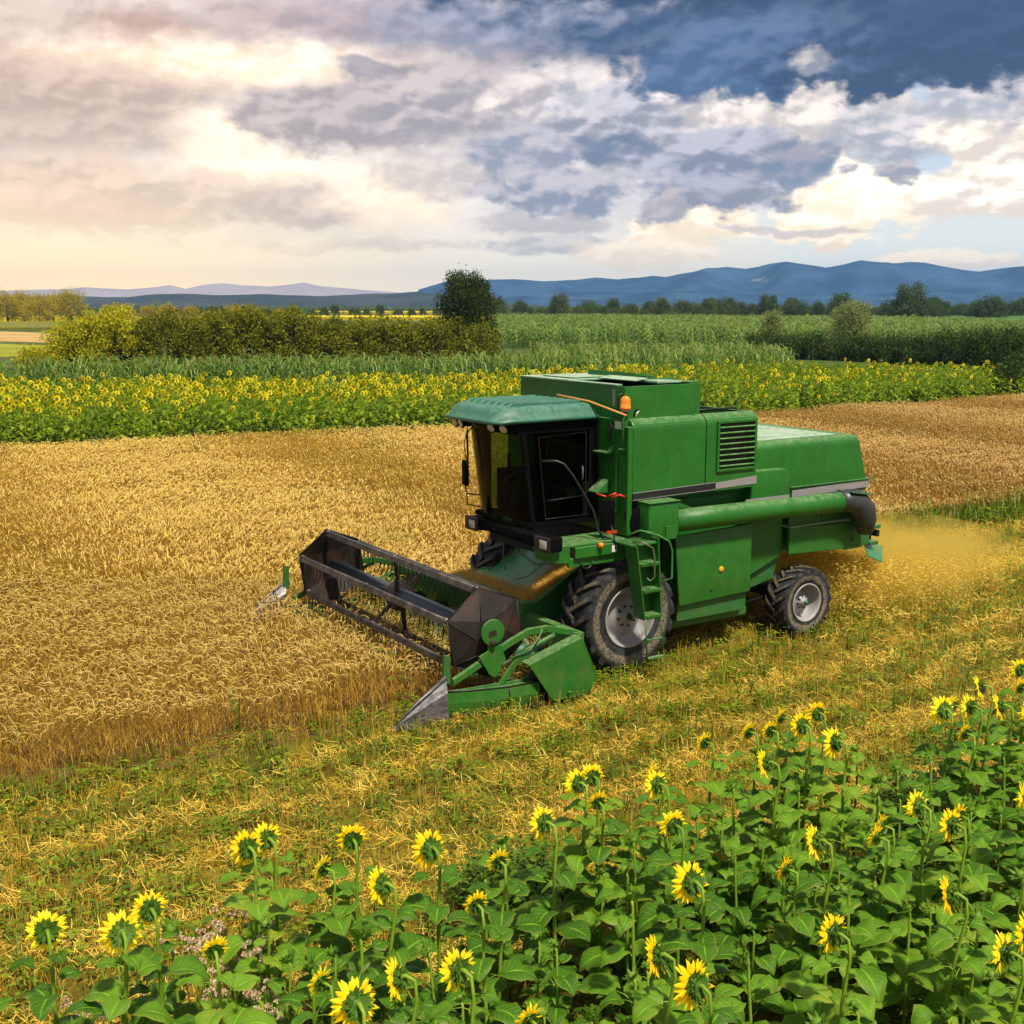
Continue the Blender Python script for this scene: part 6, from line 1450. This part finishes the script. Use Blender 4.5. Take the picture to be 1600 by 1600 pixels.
tag(scatter('cut_crop', [straw_proto(i) for i in range(14)] + [weed_proto(3), weed_proto(6)], W3, rng.random(n) * 6.28, .8 + .8 * rng.random(n), rng.integers(0, 16, n), [plant_mat('fresh_cut', (.16, .20, .02), (.40, .28, .05), (.60, .42, .12), .3)]), 'cut straw and green stems gathering inside the header', 'straw', kind='stuff')

# ---- chaff thrown out behind
def chaff_mat():
    m = bpy.data.materials.new('chaff_dust'); m.use_nodes = True; m.node_tree.nodes.clear(); t = NT(m.node_tree)
    o = t.new('ShaderNodeOutputMaterial'); v = t.new('ShaderNodeVolumePrincipled'); co = obj_co(t)
    r = t.vm('LENGTH', t.vm('MULTIPLY', co, (1, 1, 1)))
    wc = world_co(t); n = t.noise(wc, .9, 8, .72, 1.2)
    d = t.math('MULTIPLY', t.mr(t.math('MULTIPLY_ADD', n, -3.4, t.math('ADD', r, 1.7)), 1.0, .25), DUST)
    t.inp(v.inputs['Color'], (.97, .74, .17)); t.inp(v.inputs['Density'], d); v.inputs['Anisotropy'].default_value = .2
    t.l.new(v.outputs[0], o.inputs['Volume']); return m
DUST = 1.15
m = MB(); n1, n2 = 24, 14; vs = [(math.sin(math.pi * j / n2) * math.cos(6.2832 * i / n1), math.sin(math.pi * j / n2) * math.sin(6.2832 * i / n1), math.cos(math.pi * j / n2)) for j in range(1, n2) for i in range(n1)] + [(0, 0, 1), (0, 0, -1)]
m.add(vs, [(j * n1 + i, (j + 1) * n1 + i, (j + 1) * n1 + (i + 1) % n1, j * n1 + (i + 1) % n1) for j in range(n2 - 2) for i in range(n1)] + [((n2 - 1) * n1, i, (i + 1) % n1) for i in range(n1)] + [((n2 - 1) * n1 + 1, (n2 - 2) * n1 + (i + 1) % n1, (n2 - 2) * n1 + i) for i in range(n1)], True)
dc = m.build('chaff_cloud', chaff_mat()); dc.location = cbw((6.7, 1.7, .42)); dc.scale = (4.2, 2.2, .9); dc.rotation_euler = (0, R(3), math.pi / 2 - AZU)
tag(dc, 'golden cloud of chaff and dust blowing out behind the machine', 'dust cloud', kind='stuff')
P = []
for _ in range(16000):
    u = 4.0 + rng.gamma(2.0, 1.05); v = rng.normal(1.5, .75); top = 1.05 - .12 * (u - 4); zz = rng.random() ** .8 * max(.25, top)
    P.append((u, v, zz))
P = np.array(P); W3 = np.array([tuple(cbw(p)) for p in P]); n = len(P)
def fleck(i):
    r = random.Random(i); p = []
    for k in range(4):
        a = Vector((r.gauss(0, 1), r.gauss(0, 1), r.gauss(0, .6))).normalized() * r.uniform(.008, .022); b_ = a.orthogonal().normalized() * .0025; c = Vector((r.uniform(-.08, .08), r.uniform(-.08, .08), r.uniform(-.06, .06)))
        p.append(([c - a - b_, c - a + b_, c + a + b_, c + a - b_], [(0, 1, 2, 3)], 0))
    return proto(p)
tag(scatter('flying_chaff', [fleck(i) for i in range(10)], W3, rng.random(n) * 6.28, 1 + .5 * rng.random(n), rng.integers(0, 10, n), [STRAWM]), 'straw bits flying out behind the machine', 'chaff', kind='stuff')

# ---- the air: far hills fade to blue
m = MB(); m.box((-3600, -290, -1), (3600, 5950, 165))
me = bpy.data.meshes.new('haze'); me.from_pydata(m.v, [], m.f); hm = bpy.data.materials.new('haze_air'); hm.use_nodes = True; hm.node_tree.nodes.clear(); t = NT(hm.node_tree)
o = t.new('ShaderNodeOutputMaterial'); v = t.new('ShaderNodeVolumePrincipled'); t.inp(v.inputs['Color'], (.27, .52, 1.0)); v.inputs['Density'].default_value = 1.3e-4; v.inputs['Anisotropy'].default_value = .2
t.l.new(v.outputs[0], o.inputs['Volume']); me.materials.append(hm); ho = bpy.data.objects.new('haze', me); COL.objects.link(ho); tag(ho, kind='stuff')
